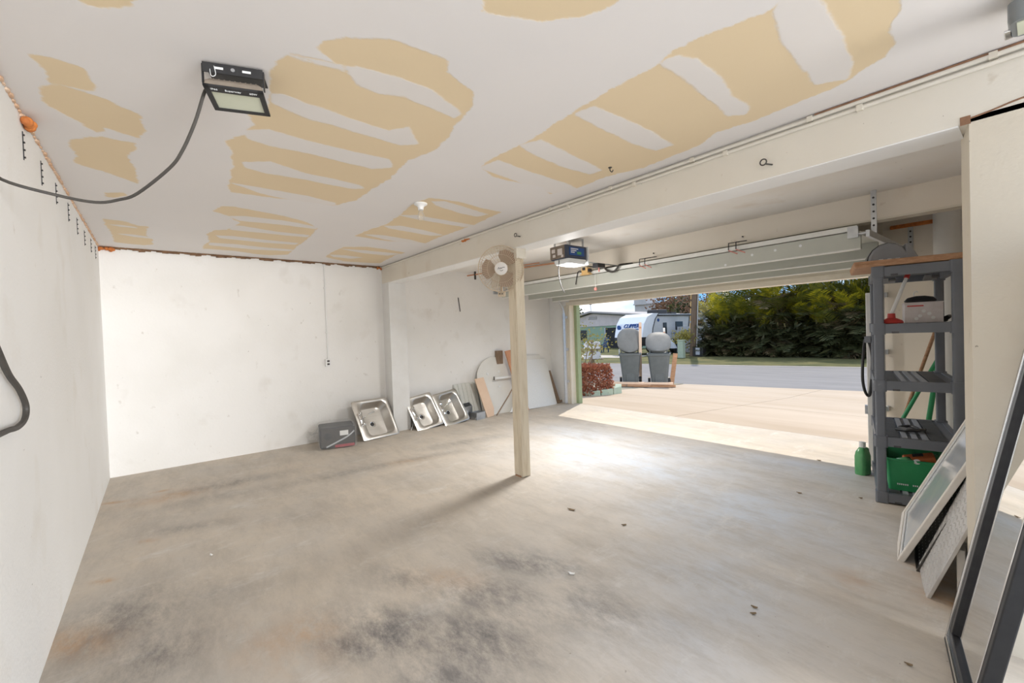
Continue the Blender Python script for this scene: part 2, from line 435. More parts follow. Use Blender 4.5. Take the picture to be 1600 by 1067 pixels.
def rrect(w, h, r, n=5, cx=0, cy=0):
    pts = []
    for sx, sy, a0 in ((1, 1, 0), (-1, 1, 90), (-1, -1, 180), (1, -1, 270)):
        for k in range(n+1):
            a = R(a0+90*k/n)
            pts.append((cx+sx*(w/2-r)+math.cos(a)*r, cy+sy*(h/2-r)+math.sin(a)*r))
    return pts

# ------------------------------------------------------------------ the garage shell
XB, YL, YD, HC = -6.154, -0.424, 6.0, 2.40      # back wall, left wall, door wall, ceiling
X1 = 0.6                                         # bay cut open here, out of view, to let light in
BY0, BY1, BZ = 2.60, 2.86, 2.15                  # main beam

TAN_PATCHES = [[(-2.26,-0.31),(-2.24,-0.26),(-2.26,-0.17),(-2.33,-0.17),(-2.4,-0.14),(-2.45,-0.17),(-2.45,-0.25),(-2.47,-0.28),(-2.34,-0.29)],[(-2.51,-0.31),(-2.45,-0.25),(-2.5,-0.13),(-2.58,-0.02),(-2.66,-0.01),(-2.75,-0.0),(-2.87,-0.03),(-2.82,-0.15),(-2.91,-0.18),(-2.82,-0.23),(-2.7,-0.32),(-2.64,-0.33)],[(-3.09,-0.3),(-2.94,-0.17),(-2.95,-0.1),(-2.95,-0.04),(-3.04,-0.04),(-3.17,-0.09),(-3.34,-0.06),(-3.68,-0.05),(-3.54,-0.18),(-3.45,-0.32),(-3.35,-0.3)],[(-1.78,-0.16),(-1.66,-0.0),(-1.77,-0.02),(-1.82,-0.07),(-1.85,-0.13)],[(-4.82,-0.3),(-4.83,-0.18),(-4.96,-0.08),(-4.94,0.0),(-5.05,-0.03),(-5.34,-0.03),(-5.53,0.01),(-5.81,0.01),(-5.89,-0.06),(-5.85,-0.28),(-5.36,-0.28),(-5.07,-0.3)],[(-4.01,-0.23),(-3.94,-0.13),(-4.01,-0.12),(-4.09,-0.17),(-4.13,-0.23)],[(-1.82,0.38),(-1.73,0.42),(-1.71,0.48),(-1.69,0.56),(-1.64,0.49),(-1.59,0.5),(-1.52,0.55),(-1.44,0.69),(-1.43,0.9),(-1.49,0.93),(-1.55,1.1),(-1.64,1.16),(-1.82,1.19),(-2.02,1.24),(-2.17,1.25),(-2.39,1.2),(-2.72,1.23),(-3.05,1.21),(-3.28,1.21),(-3.5,1.11),(-3.52,0.81),(-3.56,0.43),(-3.15,0.4),(-2.79,0.36),(-2.67,0.32),(-2.53,0.38),(-2.38,0.4),(-2.27,0.34),(-2.19,0.43),(-2.0,0.4)],[(-4.13,0.38),(-3.95,0.43),(-3.92,0.5),(-3.96,0.65),(-4.0,0.85),(-4.1,1.06),(-4.28,1.21),(-4.6,1.23),(-4.9,1.25),(-5.25,1.24),(-5.77,1.27),(-5.92,1.1),(-5.88,0.88),(-5.88,0.44),(-5.57,0.43),(-5.36,0.46),(-5.02,0.41),(-4.82,0.46),(-4.75,0.54),(-4.43,0.6),(-4.23,0.49)],[(-3.13,1.6),(-2.93,1.64),(-2.91,1.74),(-2.89,1.87),(-2.94,2.08),(-2.95,2.34),(-3.1,2.35),(-3.38,2.38),(-3.68,2.37),(-4.1,2.36),(-4.38,2.38),(-4.44,2.2),(-4.48,1.98),(-4.43,1.6),(-4.13,1.62),(-3.83,1.68),(-3.46,1.65)],[(-5.41,1.66),(-5.01,1.68),(-4.88,1.91),(-4.92,2.17),(-4.98,2.44),(-5.17,2.39),(-5.51,2.42),(-5.88,2.46),(-5.91,2.26),(-5.93,1.98),(-5.72,1.69)],[(-2.23,1.61),(-2.13,1.59),(-1.76,1.61),(-1.42,1.58),(-1.19,1.57),(-0.98,1.58),(-0.86,1.55),(-0.57,1.62),(-0.49,1.58),(-0.29,1.84),(-0.3,2.01),(-0.34,2.05),(-0.35,2.2),(-0.39,2.28),(-0.45,2.31),(-0.56,2.38),(-0.72,2.39),(-0.93,2.41),(-1.11,2.38),(-1.24,2.46),(-1.38,2.47),(-1.64,2.49),(-1.88,2.41),(-2.18,2.43),(-2.36,2.35),(-2.28,2.2),(-2.31,1.92),(-2.31,1.77)],[(-1.07,0.8),(-0.79,1.17),(-0.88,1.19),(-0.98,1.13),(-1.06,1.05),(-1.1,0.95),(-1.14,0.86)]]
MUD_BANDS = [[(-5.02,-0.29),(-4.99,-0.19),(-5.03,-0.09),(-5.07,-0.09),(-5.07,-0.21)],[(-5.39,-0.24),(-5.37,-0.13),(-5.42,0.02),(-5.5,0.01),(-5.48,-0.13)],[(-1.69,0.6),(-1.66,0.64),(-1.63,0.81),(-1.64,0.95),(-1.7,1.11),(-1.73,1.16),(-1.79,1.15),(-1.77,1.0),(-1.76,0.87),(-1.8,0.78),(-1.79,0.68)],[(-1.74,0.37),(-1.72,0.47),(-1.68,0.6),(-1.72,0.6),(-1.74,0.48)],[(-2.05,0.41),(-2.03,0.46),(-2.05,0.55),(-2.09,0.95),(-1.99,1.01),(-2.14,1.14),(-2.21,1.07),(-2.2,0.91),(-2.19,0.59),(-2.16,0.48),(-2.13,0.43)],[(-2.5,0.36),(-2.4,0.47),(-2.43,0.65),(-2.43,0.85),(-2.42,1.1),(-2.53,1.17),(-2.62,1.07),(-2.61,0.84),(-2.59,0.69),(-2.61,0.51),(-2.58,0.4)],[(-2.93,0.42),(-2.83,0.55),(-2.91,0.77),(-2.94,1.11),(-2.99,1.18),(-3.05,1.08),(-3.03,0.8),(-3.05,0.58),(-3.02,0.45)],[(-3.35,0.42),(-3.35,0.58),(-3.36,0.88),(-3.42,1.1),(-3.49,1.12),(-3.54,0.88),(-3.48,0.6)],[(-4.24,0.48),(-4.17,0.59),(-4.15,0.88),(-4.24,1.21),(-4.33,1.2),(-4.32,0.93),(-4.35,0.59)],[(-4.55,0.52),(-4.53,0.64),(-4.61,0.93),(-4.61,1.22),(-4.72,1.22),(-4.73,0.95),(-4.74,0.57)],[(-5.05,0.48),(-5.0,0.62),(-5.04,0.94),(-5.04,1.22),(-5.14,1.21),(-5.18,0.9),(-5.16,0.52)],[(-5.44,0.46),(-5.4,0.67),(-5.44,0.94),(-5.43,1.25),(-5.54,1.24),(-5.62,0.9),(-5.58,0.47)],[(-5.81,0.44),(-5.8,0.72),(-5.87,0.9),(-5.99,0.81),(-5.99,0.44)],[(-3.0,1.69),(-2.94,1.78),(-3.01,2.08),(-3.06,2.29),(-3.17,2.24),(-3.16,2.05),(-3.08,1.78)],[(-3.49,1.63),(-3.41,1.77),(-3.42,2.07),(-3.44,2.43),(-3.55,2.34),(-3.54,2.05),(-3.52,1.78)],[(-3.89,1.68),(-3.81,1.81),(-3.85,2.06),(-3.94,2.36),(-4.03,2.25),(-3.99,1.97),(-3.96,1.75)],[(-4.31,1.65),(-4.25,1.82),(-4.3,2.13),(-4.41,2.41),(-4.5,2.22),(-4.42,1.89)],[(-5.13,1.68),(-5.08,1.95),(-5.09,2.41),(-5.28,2.32),(-5.26,1.98)],[(-5.54,1.68),(-5.5,1.85),(-5.55,2.11),(-5.7,1.99),(-5.67,1.77)],[(-2.24,1.6),(-2.07,1.63),(-2.09,1.78),(-2.13,2.29),(-2.16,2.45),(-2.34,2.46),(-2.34,2.25),(-2.27,1.81)],[(-1.84,1.6),(-1.72,1.65),(-1.75,1.89),(-1.82,2.3),(-1.92,2.29),(-1.93,2.04),(-1.89,1.75)],[(-1.43,1.59),(-1.32,1.62),(-1.31,1.8),(-1.31,2.08),(-1.34,2.33),(-1.44,2.32),(-1.46,2.12),(-1.45,1.89),(-1.44,1.73)],[(-0.96,1.57),(-0.88,1.59),(-0.85,1.67),(-0.85,1.88),(-0.89,2.06),(-0.88,2.23),(-0.93,2.31),(-0.99,2.25),(-0.98,2.06),(-0.96,1.83),(-0.95,1.67)],[(-0.57,1.64),(-0.52,1.57),(-0.45,1.67),(-0.45,1.8),(-0.46,1.99),(-0.48,2.22),(-0.53,2.35),(-0.63,2.28),(-0.62,2.08),(-0.61,1.83)]]

def seg_dist(P, poly):
    """signed distance (inside positive) of points to a polygon"""
    A = np.array(poly); B = np.roll(A, -1, axis=0)
    best = np.full(len(P), 1e9); inside = np.zeros(len(P), bool)
    for a, b in zip(A, B):
        ab = b-a; t = np.clip(((P-a) @ ab)/max(ab @ ab, 1e-9), 0, 1)
        d = np.hypot(*(P-a-t[:, None]*ab).T); best = np.minimum(best, d)
        if a[1] != b[1]:
            c = ((a[1] > P[:, 1]) != (b[1] > P[:, 1])) & (P[:, 0] < (b[0]-a[0])*(P[:, 1]-a[1])/(b[1]-a[1])+a[0])
            inside ^= c
    return np.where(inside, best, -best)
def grid_obj(name, x0, x1, y0, y1, step, z, down=False):
    nx, ny = int((x1-x0)/step)+1, int((y1-y0)/step)+1
    xs, ys = np.linspace(x0, x1, nx), np.linspace(y0, y1, ny)
    X, Y = np.meshgrid(xs, ys)
    co = np.stack([X.ravel(), Y.ravel(), np.full(X.size, z)], 1)
    i = np.arange(nx*ny).reshape(ny, nx)
    q = np.stack([i[:-1, :-1], i[:-1, 1:], i[1:, 1:], i[1:, :-1]], -1).reshape(-1, 4)
    if down: q = q[:, ::-1]
    me = bpy.data.meshes.new(name)
    me.from_pydata(co.tolist(), [], q.tolist())
    o = bpy.data.objects.new(name, me); COL.objects.link(o)
    return o, co[:, :2]
def fattr(me, name, val):
    a = me.attributes.new(name, 'FLOAT', 'POINT'); a.data.foreach_set('value', np.asarray(val, np.float32))

# ceiling of the rear bay: bare tan drywall with bands of white joint compound
ceil_o, CP = grid_obj('ceiling', XB, X1, YL, BY0, 0.016, HC, down=True)
sd = np.full(len(CP), -1.0)
for p in TAN_PATCHES: sd = np.maximum(sd, seg_dist(CP, p))
md = np.full(len(CP), -1.0)
for p in MUD_BANDS: md = np.maximum(md, seg_dist(CP, p))
fattr(ceil_o.data, 'tan', np.clip(sd, -0.2, 0.2)); fattr(ceil_o.data, 'mud', np.clip(md, -0.2, 0.2))
def ceiling_mat():
    m = bpy.data.materials.new('taped_drywall'); m.use_nodes = True
    nt = m.node_tree; b = nt.nodes['Principled BSDF']; N = nt.nodes.new; L = nt.links.new
    b.inputs['Roughness'].default_value = 0.75
    tc = N('ShaderNodeTexCoord')
    n1 = N('ShaderNodeTexNoise'); n1.inputs['Scale'].default_value = 9; n1.inputs['Detail'].default_value = 7; n1.inputs['Roughness'].default_value = 0.7
    mp = N('ShaderNodeMapping'); mp.inputs['Scale'].default_value = (1.4, 0.7, 1); mp.inputs['Rotation'].default_value = (0, 0, 0.2)
    L(tc.outputs['Object'], mp.inputs[0]); L(mp.outputs[0], n1.inputs['Vector'])
    def mask(attr, amp, w):
        a = N('ShaderNodeAttribute'); a.attribute_name = attr
        s = N('ShaderNodeMath'); s.operation = 'MULTIPLY_ADD'
        s.inputs[1].default_value = amp; s.inputs[2].default_value = -amp*0.5
        L(n1.outputs[0], s.inputs[0])
        ad = N('ShaderNodeMath'); ad.operation = 'ADD'; L(a.outputs['Fac'], ad.inputs[0]); L(s.outputs[0], ad.inputs[1])
        r = N('ShaderNodeMapRange'); r.inputs[1].default_value = -w; r.inputs[2].default_value = w; r.interpolation_type = 'SMOOTHSTEP'
        L(ad.outputs[0], r.inputs[0]); return r.outputs[0]
    t = mask('tan', 0.07, 0.007); u = mask('mud', 0.05, 0.008)
    inv = N('ShaderNodeMath'); inv.operation = 'MULTIPLY_ADD'; inv.inputs[1].default_value = -0.93; inv.inputs[2].default_value = 1.0
    L(u, inv.inputs[0])
    f = N('ShaderNodeMath'); f.operation = 'MULTIPLY'; L(t, f.inputs[0]); L(inv.outputs[0], f.inputs[1])
    n2 = N('ShaderNodeTexNoise'); n2.inputs['Scale'].default_value = 1.6; n2.inputs['Detail'].default_value = 5
    L(tc.outputs['Object'], n2.inputs['Vector'])
    c1 = N('ShaderNodeMix'); c1.data_type = 'RGBA'; c1.inputs[6].default_value = (0.84, 0.80, 0.775, 1); c1.inputs[7].default_value = (0.78, 0.755, 0.745, 1)
    L(n2.outputs[0], c1.inputs[0])
    c2 = N('ShaderNodeMix'); c2.data_type = 'RGBA'; c2.inputs[6].default_value = (0.83, 0.675, 0.455, 1); c2.inputs[7].default_value = (0.77, 0.62, 0.41, 1)
    L(n2.outputs[0], c2.inputs[0])
    mx = N('ShaderNodeMix'); mx.data_type = 'RGBA'; L(f.outputs[0], mx.inputs[0]); L(c1.outputs[2], mx.inputs[6]); L(c2.outputs[2], mx.inputs[7])
    L(mx.outputs[2], b.inputs['Base Color'])
    bp = N('ShaderNodeBump'); bp.inputs['Strength'].default_value = 0.25; bp.inputs['Distance'].default_value = 0.004
    inv2 = N('ShaderNodeMath'); inv2.operation = 'SUBTRACT'; L(n1.outputs[0], inv2.inputs[0]); L(f.outputs[0], inv2.inputs[1])
    L(inv2.outputs[0], bp.inputs['Height']); L(bp.outputs[0], b.inputs['Normal'])
    return m
ceil_o.data.materials.append(ceiling_mat()); ceil_o['kind'] = 'structure'
ceil_o['label'] = 'white ceiling with bare tan drywall showing between bands of joint compound'
struct(G().bb(XB, X1, BY0, YD+0.2, HC, HC+0.02), 'ceiling', CEILF, 'stained white ceiling boards over the front bay by the door')
struct(G().bb(XB-0.2, X1+0.1, YL-0.2, YD+0.25, HC+0.02, HC+0.2), 'ceiling', WHITE, 'roof deck above the garage ceiling')

# floor slab with its stains and a painted-in cool shade tone
FLOOR_DARK = [(-1.93, 0.79, 0.35, 0.2, 0.6, 1), (-1.62, 1.04, 0.35, 0.22, 0.6, 1), (-1.92, 1.66, 0.4, 0.16, 0.5, 0.85), (-1.51, 0.84, 0.3, 0.2, 0.5, 0.8), (-1.4, 1.61, 0.3, 0.2, 0.2, 0.7), (-1.85, 1.28, 0.4, 0.2, 0.6, 0.8), (-1.93, 0.64, 0.25, 0.12, 0.6, 0.9), (-2.26, 1.05, 0.3, 0.15, 0.5, 0.6), (-4.66, 3.02, 0.5, 0.14, 1.4, 0.55), (-4.43, 2.26, 0.5, 0.1, 1.4, 0.5), (-4.49, 1.56, 0.8, 0.12, 1.5, 0.5), (-5.01, 0.5, 0.5, 0.15, 1.5, 0.6), (-4.66, 0.28, 0.4, 0.12, 1.5, 0.4), (-2.91, -0.19, 0.35, 0.3, 0.3, 0.75), (-2.5, -0.06, 0.3, 0.25, 0.3, 0.7), (-4.04, 0.12, 0.3, 0.1, 1.2, 0.5), (-3.56, 1.02, 0.5, 0.2, 1, 0.25), (-1.21, 1.71, 0.25, 0.15, 0.2, 0.4), (-1.51, 1.42, 0.25, 0.15, 0.2, 0.5), (-2.91, 0.12, 0.4, 0.2, 0.8, 0.35)]
FLOOR_RUST = [(-5.23, -0.03, 0.06, 0.03, 1.5, 1), (-5.16, -0.33, 0.12, 0.04, 1.2, 0.9), (-3.96, -0.09, 0.05, 0.03, 1, 1), (-3.47, -0.29, 0.05, 0.025, 1, 1.1), (-4.98, 0.06, 0.3, 0.12, 1.5, 0.5), (-2.85, -0.36, 0.2, 0.1, 0.8, 0.7), (-2.2, 0.5, 0.15, 0.1, 0.5, 0.6), (-0.28, 2.87, 0.12, 0.1, 0, 0.9), (-0.38, 3.13, 0.1, 0.1, 0, 0.9), (-4.42, 2.1, 0.3, 0.08, 1.4, 0.35), (-2.18, 0.36, 0.3, 0.15, 0.5, 0.35), (-0.65, 2.75, 0.1, 0.15, 0, 0.4), (-2.14, 1.22, 0.2, 0.1, 0.5, 0.3)]
FLOOR_SHADE_TINT = [(-2.65, 3.81, 1.2, 0.9, 0, 1), (-1.43, 3.22, 0.9, 0.8, 0, 1), (-1.54, 4.88, 0.8, 0.6, 0, 1), (-3.88, 4.19, 0.8, 0.5, 0, 0.8), (-1.18, 2.26, 0.6, 0.5, 0, 0.8), (-1.04, 1.68, 0.4, 0.4, 0, 0.6)]

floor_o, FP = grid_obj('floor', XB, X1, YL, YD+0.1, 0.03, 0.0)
def blobs(lst):
    v = np.zeros(len(FP))
    for x, y, rx, ry, a, s in lst:
        c, sn = math.cos(a), math.sin(a)
        dx, dy = FP[:, 0]-x, FP[:, 1]-y
        v = np.maximum(v, s*np.exp(-(((dx*c+dy*sn)/rx)**2+((-dx*sn+dy*c)/ry)**2)))
    return v
fattr(floor_o.data, 'dark', blobs(FLOOR_DARK)); fattr(floor_o.data, 'rust', blobs(FLOOR_RUST)); fattr(floor_o.data, 'pale', blobs(FLOOR_SHADE_TINT)*np.clip((5.0-FP[:, 1])/0.35, 0, 1))  # pale: blue of the shaded floor painted in, stopped at the sun patch
def floor_mat():
    m = bpy.data.materials.new('stained_concrete'); m.use_nodes = True
    nt = m.node_tree; b = nt.nodes['Principled BSDF']; N = nt.nodes.new; L = nt.links.new
    b.inputs['Roughness'].default_value = 0.55
    tc = N('ShaderNodeTexCoord')
    def nz(sc, det, st=(1, 1, 1), rot=0.0, rough=0.6):
        mp = N('ShaderNodeMapping'); mp.inputs['Scale'].default_value = st; mp.inputs['Rotation'].default_value = (0, 0, rot)
        L(tc.outputs['Object'], mp.inputs[0])
        n = N('ShaderNodeTexNoise'); n.inputs['Scale'].default_value = sc; n.inputs['Detail'].default_value = det; n.inputs['Roughness'].default_value = rough
        L(mp.outputs[0], n.inputs['Vector']); return n.outputs[0]
    def rng(v, lo, hi, amt=1.0):
        r = N('ShaderNodeMapRange'); r.inputs[1].default_value = lo; r.inputs[2].default_value = hi; r.inputs[4].default_value = amt
        L(v, r.inputs[0]); return r.outputs[0]
    def mixc(fac, a, c):
        x = N('ShaderNodeMix'); x.data_type = 'RGBA'; L(fac, x.inputs[0])
        if isinstance(a, tuple): x.inputs[6].default_value = (*a, 1)
        else: L(a, x.inputs[6])
        x.inputs[7].default_value = (*c, 1); return x.outputs[2]
    def mul(a, c):
        x = N('ShaderNodeMath'); x.operation = 'MULTIPLY'; L(a, x.inputs[0]); L(c, x.inputs[1]); return x.outputs[0]
    def att(n):
        a = N('ShaderNodeAttribute'); a.attribute_name = n; return a.outputs['Fac']
    base = mixc(rng(nz(1.1, 7, rough=0.7), 0.35, 0.65), (0.63, 0.55, 0.455), (0.53, 0.485, 0.43))
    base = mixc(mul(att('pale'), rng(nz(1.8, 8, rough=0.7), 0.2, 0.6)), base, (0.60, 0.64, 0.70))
    base = mixc(rng(nz(2.6, 12, (0.55, 1.7, 1), 0.5, 0.78), 0.46, 0.74, 0.85), base, (0.40, 0.355, 0.30))
    base = mixc(rng(nz(9, 10, (0.6, 1.5, 1), 0.35, 0.8), 0.52, 0.72, 0.55), base, (0.44, 0.40, 0.35))
    base = mixc(rng(nz(3.4, 12, (1.5, 0.6, 1), -0.4, 0.8), 0.54, 0.70, 0.6), base, (0.72, 0.70, 0.67))
    base = mixc(rng(mul(att('dark'), rng(nz(4.2, 13, (0.7, 1.5, 1), 0.7, 0.82), 0.36, 0.60)), 0.0, 0.9), base, (0.17, 0.16, 0.155))
    base = mixc(mul(att('rust'), rng(nz(4.5, 8, (0.7, 1.4, 1), 0.3, 0.7), 0.38, 0.6)), base, (0.50, 0.28, 0.12))
    base = mixc(rng(nz(42, 4), 0.70, 0.74, 0.7), base, (0.24, 0.20, 0.16))
    L(base, b.inputs['Base Color'])
    r = rng(nz(3, 6), 0.3, 0.7, 0.3); ra = N('ShaderNodeMath'); ra.operation = 'ADD'; ra.inputs[1].default_value = 0.55
    L(r, ra.inputs[0]); L(ra.outputs[0], b.inputs['Roughness'])
    bp = N('ShaderNodeBump'); bp.inputs['Strength'].default_value = 0.12; bp.inputs['Distance'].default_value = 0.006
    L(nz(28, 6), bp.inputs['Height']); L(bp.outputs[0], b.inputs['Normal'])
    return m
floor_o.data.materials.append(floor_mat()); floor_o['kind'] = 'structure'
floor_o['label'] = 'worn grey concrete garage floor with dark oil stains'
struct(G().bb(XB-0.2, X1+0.1, YL-0.2, YD+0.1, -0.4, -0.004), 'floor', SIDEW, 'concrete slab under the garage floor')

# walls
struct(G().bb(XB-0.2, X1, YL-0.2, YL, -0.02, HC), 'wall_left', WALL, 'white painted wall along the left of the photo')
struct(G().bb(XB-0.2, XB, YL, YD+0.2, -0.02, HC), 'wall_back', WALL_B, 'white scuffed masonry wall at the far left end')
struct(G().bb(XB, -5.93, BY0, BY1, 0, BZ), 'wall_pilaster', WHITE, 'white pilaster carrying the end of the main beam')
g = G()
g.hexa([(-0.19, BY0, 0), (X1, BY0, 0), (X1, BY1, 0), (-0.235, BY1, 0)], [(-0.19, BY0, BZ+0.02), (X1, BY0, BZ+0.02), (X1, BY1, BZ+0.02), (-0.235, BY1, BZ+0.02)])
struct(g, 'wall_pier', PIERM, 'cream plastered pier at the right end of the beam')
g = G(); g.bb(0.0, 0.15, BY1, YD+0.2, 0, HC)
struct(g, 'wall_right', BEAM2, 'cream side wall of the front bay behind the shelf')
struct(G().bb(-1.08, 0.0, YD, YD+0.15, 0, HC), 'wall_front', BEAM2, 'cream wall to the right of the garage door opening')
struct(G().bb(XB, -5.62, YD, YD+0.1, -0.02, HC), 'wall_front', WHITE, 'white wall return to the left of the garage door opening')
struct(G().bb(-5.62, -1.08, YD, YD+0.15, 1.88, HC), 'wall_front', CREAM, 'cream header wall above the garage door opening')
struct(G().bb(-5.70, -1.08, YD-0.012, YD+0.17, 1.84, 1.905), 'trim_1', CREAM, 'cream trim board along the head of the door opening')
g = G(); g.bb(-5.74, -5.66, YD-0.03, YD, 0, 1.84); g.bb(-5.655, -5.61, YD-0.02, YD+0.11, 0, 1.84)
struct(g, 'trim_2', CREAM, 'cream door jamb boards at the left of the opening', bevel=0.004)
struct(G().bb(-5.75, -5.545, YD+0.105, YD+0.2, -0.05, 2.35), 'trim_3', GREENP, 'sage green outer casing of the door opening', bevel=0.004)
struct(G().bb(XB-0.2, -5.75, YD+0.105, YD+0.2, -0.3, HC), 'wall_outside', GREENP, 'sage green outside wall of the garage')

# beams and the post
beam = thing('ceiling_beam', 'deep cream main beam crossing the garage from pilaster to pier', 'beam', (-3.1, BY0, BZ)); beam['kind'] = 'structure'
def wpart(g, name, mat, parent, **k):
    """part given in world coordinates under an unrotated thing"""
    o = g.out(name, mat, parent, **k); o.location = -parent.location; return o
wpart(G().bb(XB, X1, BY0, BY1-0.07, BZ, HC), 'timber', BEAMP, beam)
wpart(G().bb(XB, -0.22, BY0+0.002, BY0+0.19, BZ-0.006, BZ), 'bottom_board', WHITEB, beam)
wpart(G().bb(XB, -0.22, BY0+0.205, BY1, BZ+0.012, HC), 'rear_timber', WHITEB, beam)
beam2 = thing('ceiling_beam', 'shallower cream beam nearer the garage door, above the raised door', 'beam', (-3.1, 4.6, 2.19)); beam2['kind'] = 'structure'
wpart(G().bb(XB, 0, 4.6, 4.72, 2.19, HC), 'timber', BEAM2, beam2)
wpart(G().bb(XB, -0.3, 4.594, 4.726, 2.175, 2.19), 'bottom_board', CREAM, beam2)

post = thing('support_post', 'weathered cream wooden post standing mid floor under the beam', 'post', (-3.165, 2.66, 0)); post['kind'] = 'structure'
g = G().bb(-0.062, 0.030, -0.05, 0.05, 0.012, BZ); g.out('timber', POSTM, post, bevel=0.006)
g = G().bb(0.031, 0.060, -0.05, 0.048, 0.004, BZ); g.out('timber_board', POSTM, post, bevel=0.004)
G().bb(-0.045, 0.035, -0.056, 0.05, 0, 0.012).out('foot_shim', WOODB, post)
G().bb(-0.02, 0.09, -0.058, 0.058, BZ-0.10, BZ-0.002).out('head_block', CREAM, post, bevel=0.004)

# rotten, foamed gap where the walls meet the ceiling
g = G()
for i in range(60):
    y0 = YL+0.02+i*(BY0-YL-0.06)/60
    h = 0.022+0.008*math.sin(i*1.3)+random.uniform(-.006, .006)
    g.box((XB+0.012, y0+0.026, HC-h/2), (0.028+random.uniform(0, .008), 0.056, h), (random.uniform(-.1, .1), 0, 0))
struct(g, 'trim_4', GAPM, 'dark rotten strip where the far wall meets the ceiling')
g = G()
for i in range(110):
    x = XB+0.05+i*(5.5/110); w = random.uniform(0.006, 0.013)
    bmesh.ops.create_icosphere(g.bm, subdivisions=1, radius=w, matrix=Matrix.Translation((x, YL+0.004, HC-0.004-random.uniform(0, .008))) @ Matrix.Diagonal((2.4, 1, 1, 1)))
struct(g, 'trim_5', M('tan_caulk', (0.62, 0.37, 0.22), 0.8, var=0.8, col2=(0.78, 0.62, 0.48), scale=9), 'tan caulk line where the left wall meets the ceiling', smooth=True)
def foam_blob(c, r, n, label, spread):
    g = G()
    for i in range(n):
        p = Vector(c)+Vector((random.uniform(-1, 1)*spread[0], random.uniform(-1, 1)*spread[1], random.uniform(-1, 1)*spread[2]))
        bmesh.ops.create_icosphere(g.bm, subdivisions=2, radius=r*random.uniform(.5, 1), matrix=Matrix.Translation(p))
    o = one(g, 'foam_lump', FOAM, label, 'foam', smooth=True); return o
foam_blob((-2.87, YL+0.02, HC-0.03), 0.022, 9, 'orange foam lump on the left wall above the first strap', (.04, .008, .012))
foam_blob((XB+0.03, YL+0.06, HC-0.03), 0.022, 14, 'orange foam in the far left ceiling corner', (.01, .06, .012))
foam_blob((XB+0.03, BY0-0.05, HC-0.03), 0.018, 8, 'orange foam where the main beam meets the far wall', (.012, .03, .014))
foam_blob((-3.9, BY0-0.008, HC-0.03), 0.013, 40, 'reddish foam on the beam to the left of the fan', (.07, .004, .008))
g = G(); g.bb(-1.02, -0.45, YD-0.02, YD, 2.30, 2.34)
one(g, 'foam_strip', FOAM, 'orange foam strip on the wall top above the shelf', 'foam', bevel=0.01)
# ------------------------------------------------------------------ outdoors: ground, driveway, street
ZG = -0.35
def zdrive(y): return ZG*min(1, max(0, (y-6.1)/5.9))
struct(G().bb(-160, 160, -160, 220, ZG-0.3, ZG-0.06), 'ground', SOIL, 'sandy ground around the garage')
SD = Vector((0.972, 0.234, 0)); SN = Vector((-0.234, 0.972, 0)); S0 = Vector((-8.26, 12.0, ZG))
def sp(a, n, z=ZG):
    """point a metres along the street, n metres across from its near edge"""
    p = S0+SD*a+SN*n; return Vector((p.x, p.y, z))
def strip(name, mat, n0, n1, z, label, a0=-90, a1=90, th=0.1):
    g = G(); g.hexa([sp(a0, n0, z-th), sp(a1, n0, z-th), sp(a1, n1, z-th), sp(a0, n1, z-th)], [sp(a0, n0, z), sp(a1, n0, z), sp(a1, n1, z), sp(a0, n1, z)])
    return struct(g, name, mat, label)
strip('street', ASPH, -0.1, 6.95, ZG, 'grey asphalt street in front of the garage')
strip('lawn', GRASS, 7.1, 40, ZG+0.03, 'dry green lawn strip across the street')
strip('kerb', SIDEW, 6.9, 7.12, ZG+0.015, 'pale kerb along the far side of the street')
def drive_edge(x):   # y of the street's near edge at x
    return S0.y+(x-S0.x)*SD.y/SD.x
drive = thing('driveway', 'sandy concrete driveway in sunlight outside the door', 'driveway', (-3, 9, 0)); drive['kind'] = 'structure'
cuts = [-6.9, -3.6, 3.0]
for i in range(2):
    for k in range(3):
        x0, x1 = cuts[i]+0.006, cuts[i+1]-0.006
        f0, f1 = k/3, (k+1)/3
        def pt(x, f, dz=0):
            y = 6.1+(drive_edge(x)-6.1)*f; return (x, y, zdrive(y)+dz)
        g = G()
        e = 0.0010
        g.hexa([pt(x0, f0+e, -.1), pt(x1, f0+e, -.1), pt(x1, f1-e, -.1), pt(x0, f1-e, -.1)], [pt(x0, f0+e), pt(x1, f0+e), pt(x1, f1-e), pt(x0, f1-e)])
        wpart(g, 'concrete_slab', DRIVE, drive)
g = G(); g.hexa([(-40, 6.2, -.5), (-6.95, 6.2, -.5), (-6.95, drive_edge(-6.95), -.5), (-40, drive_edge(-40), -.5)], [(-40, 6.2, -.08), (-6.95, 6.2, -.08), (-6.95, drive_edge(-6.95), ZG+.01), (-40, drive_edge(-40), ZG+.01)])
struct(g, 'planting_bed', SOIL, 'sandy bed beside the driveway')
struct(G().bb(0.7, 14, -12, 2.6, -.3, -0.01), 'rear_bounce_slab', WHITE, 'added pale slab, out of view, bouncing light into the garage')  # unseen reflector added to throw sunlight up onto the ceiling
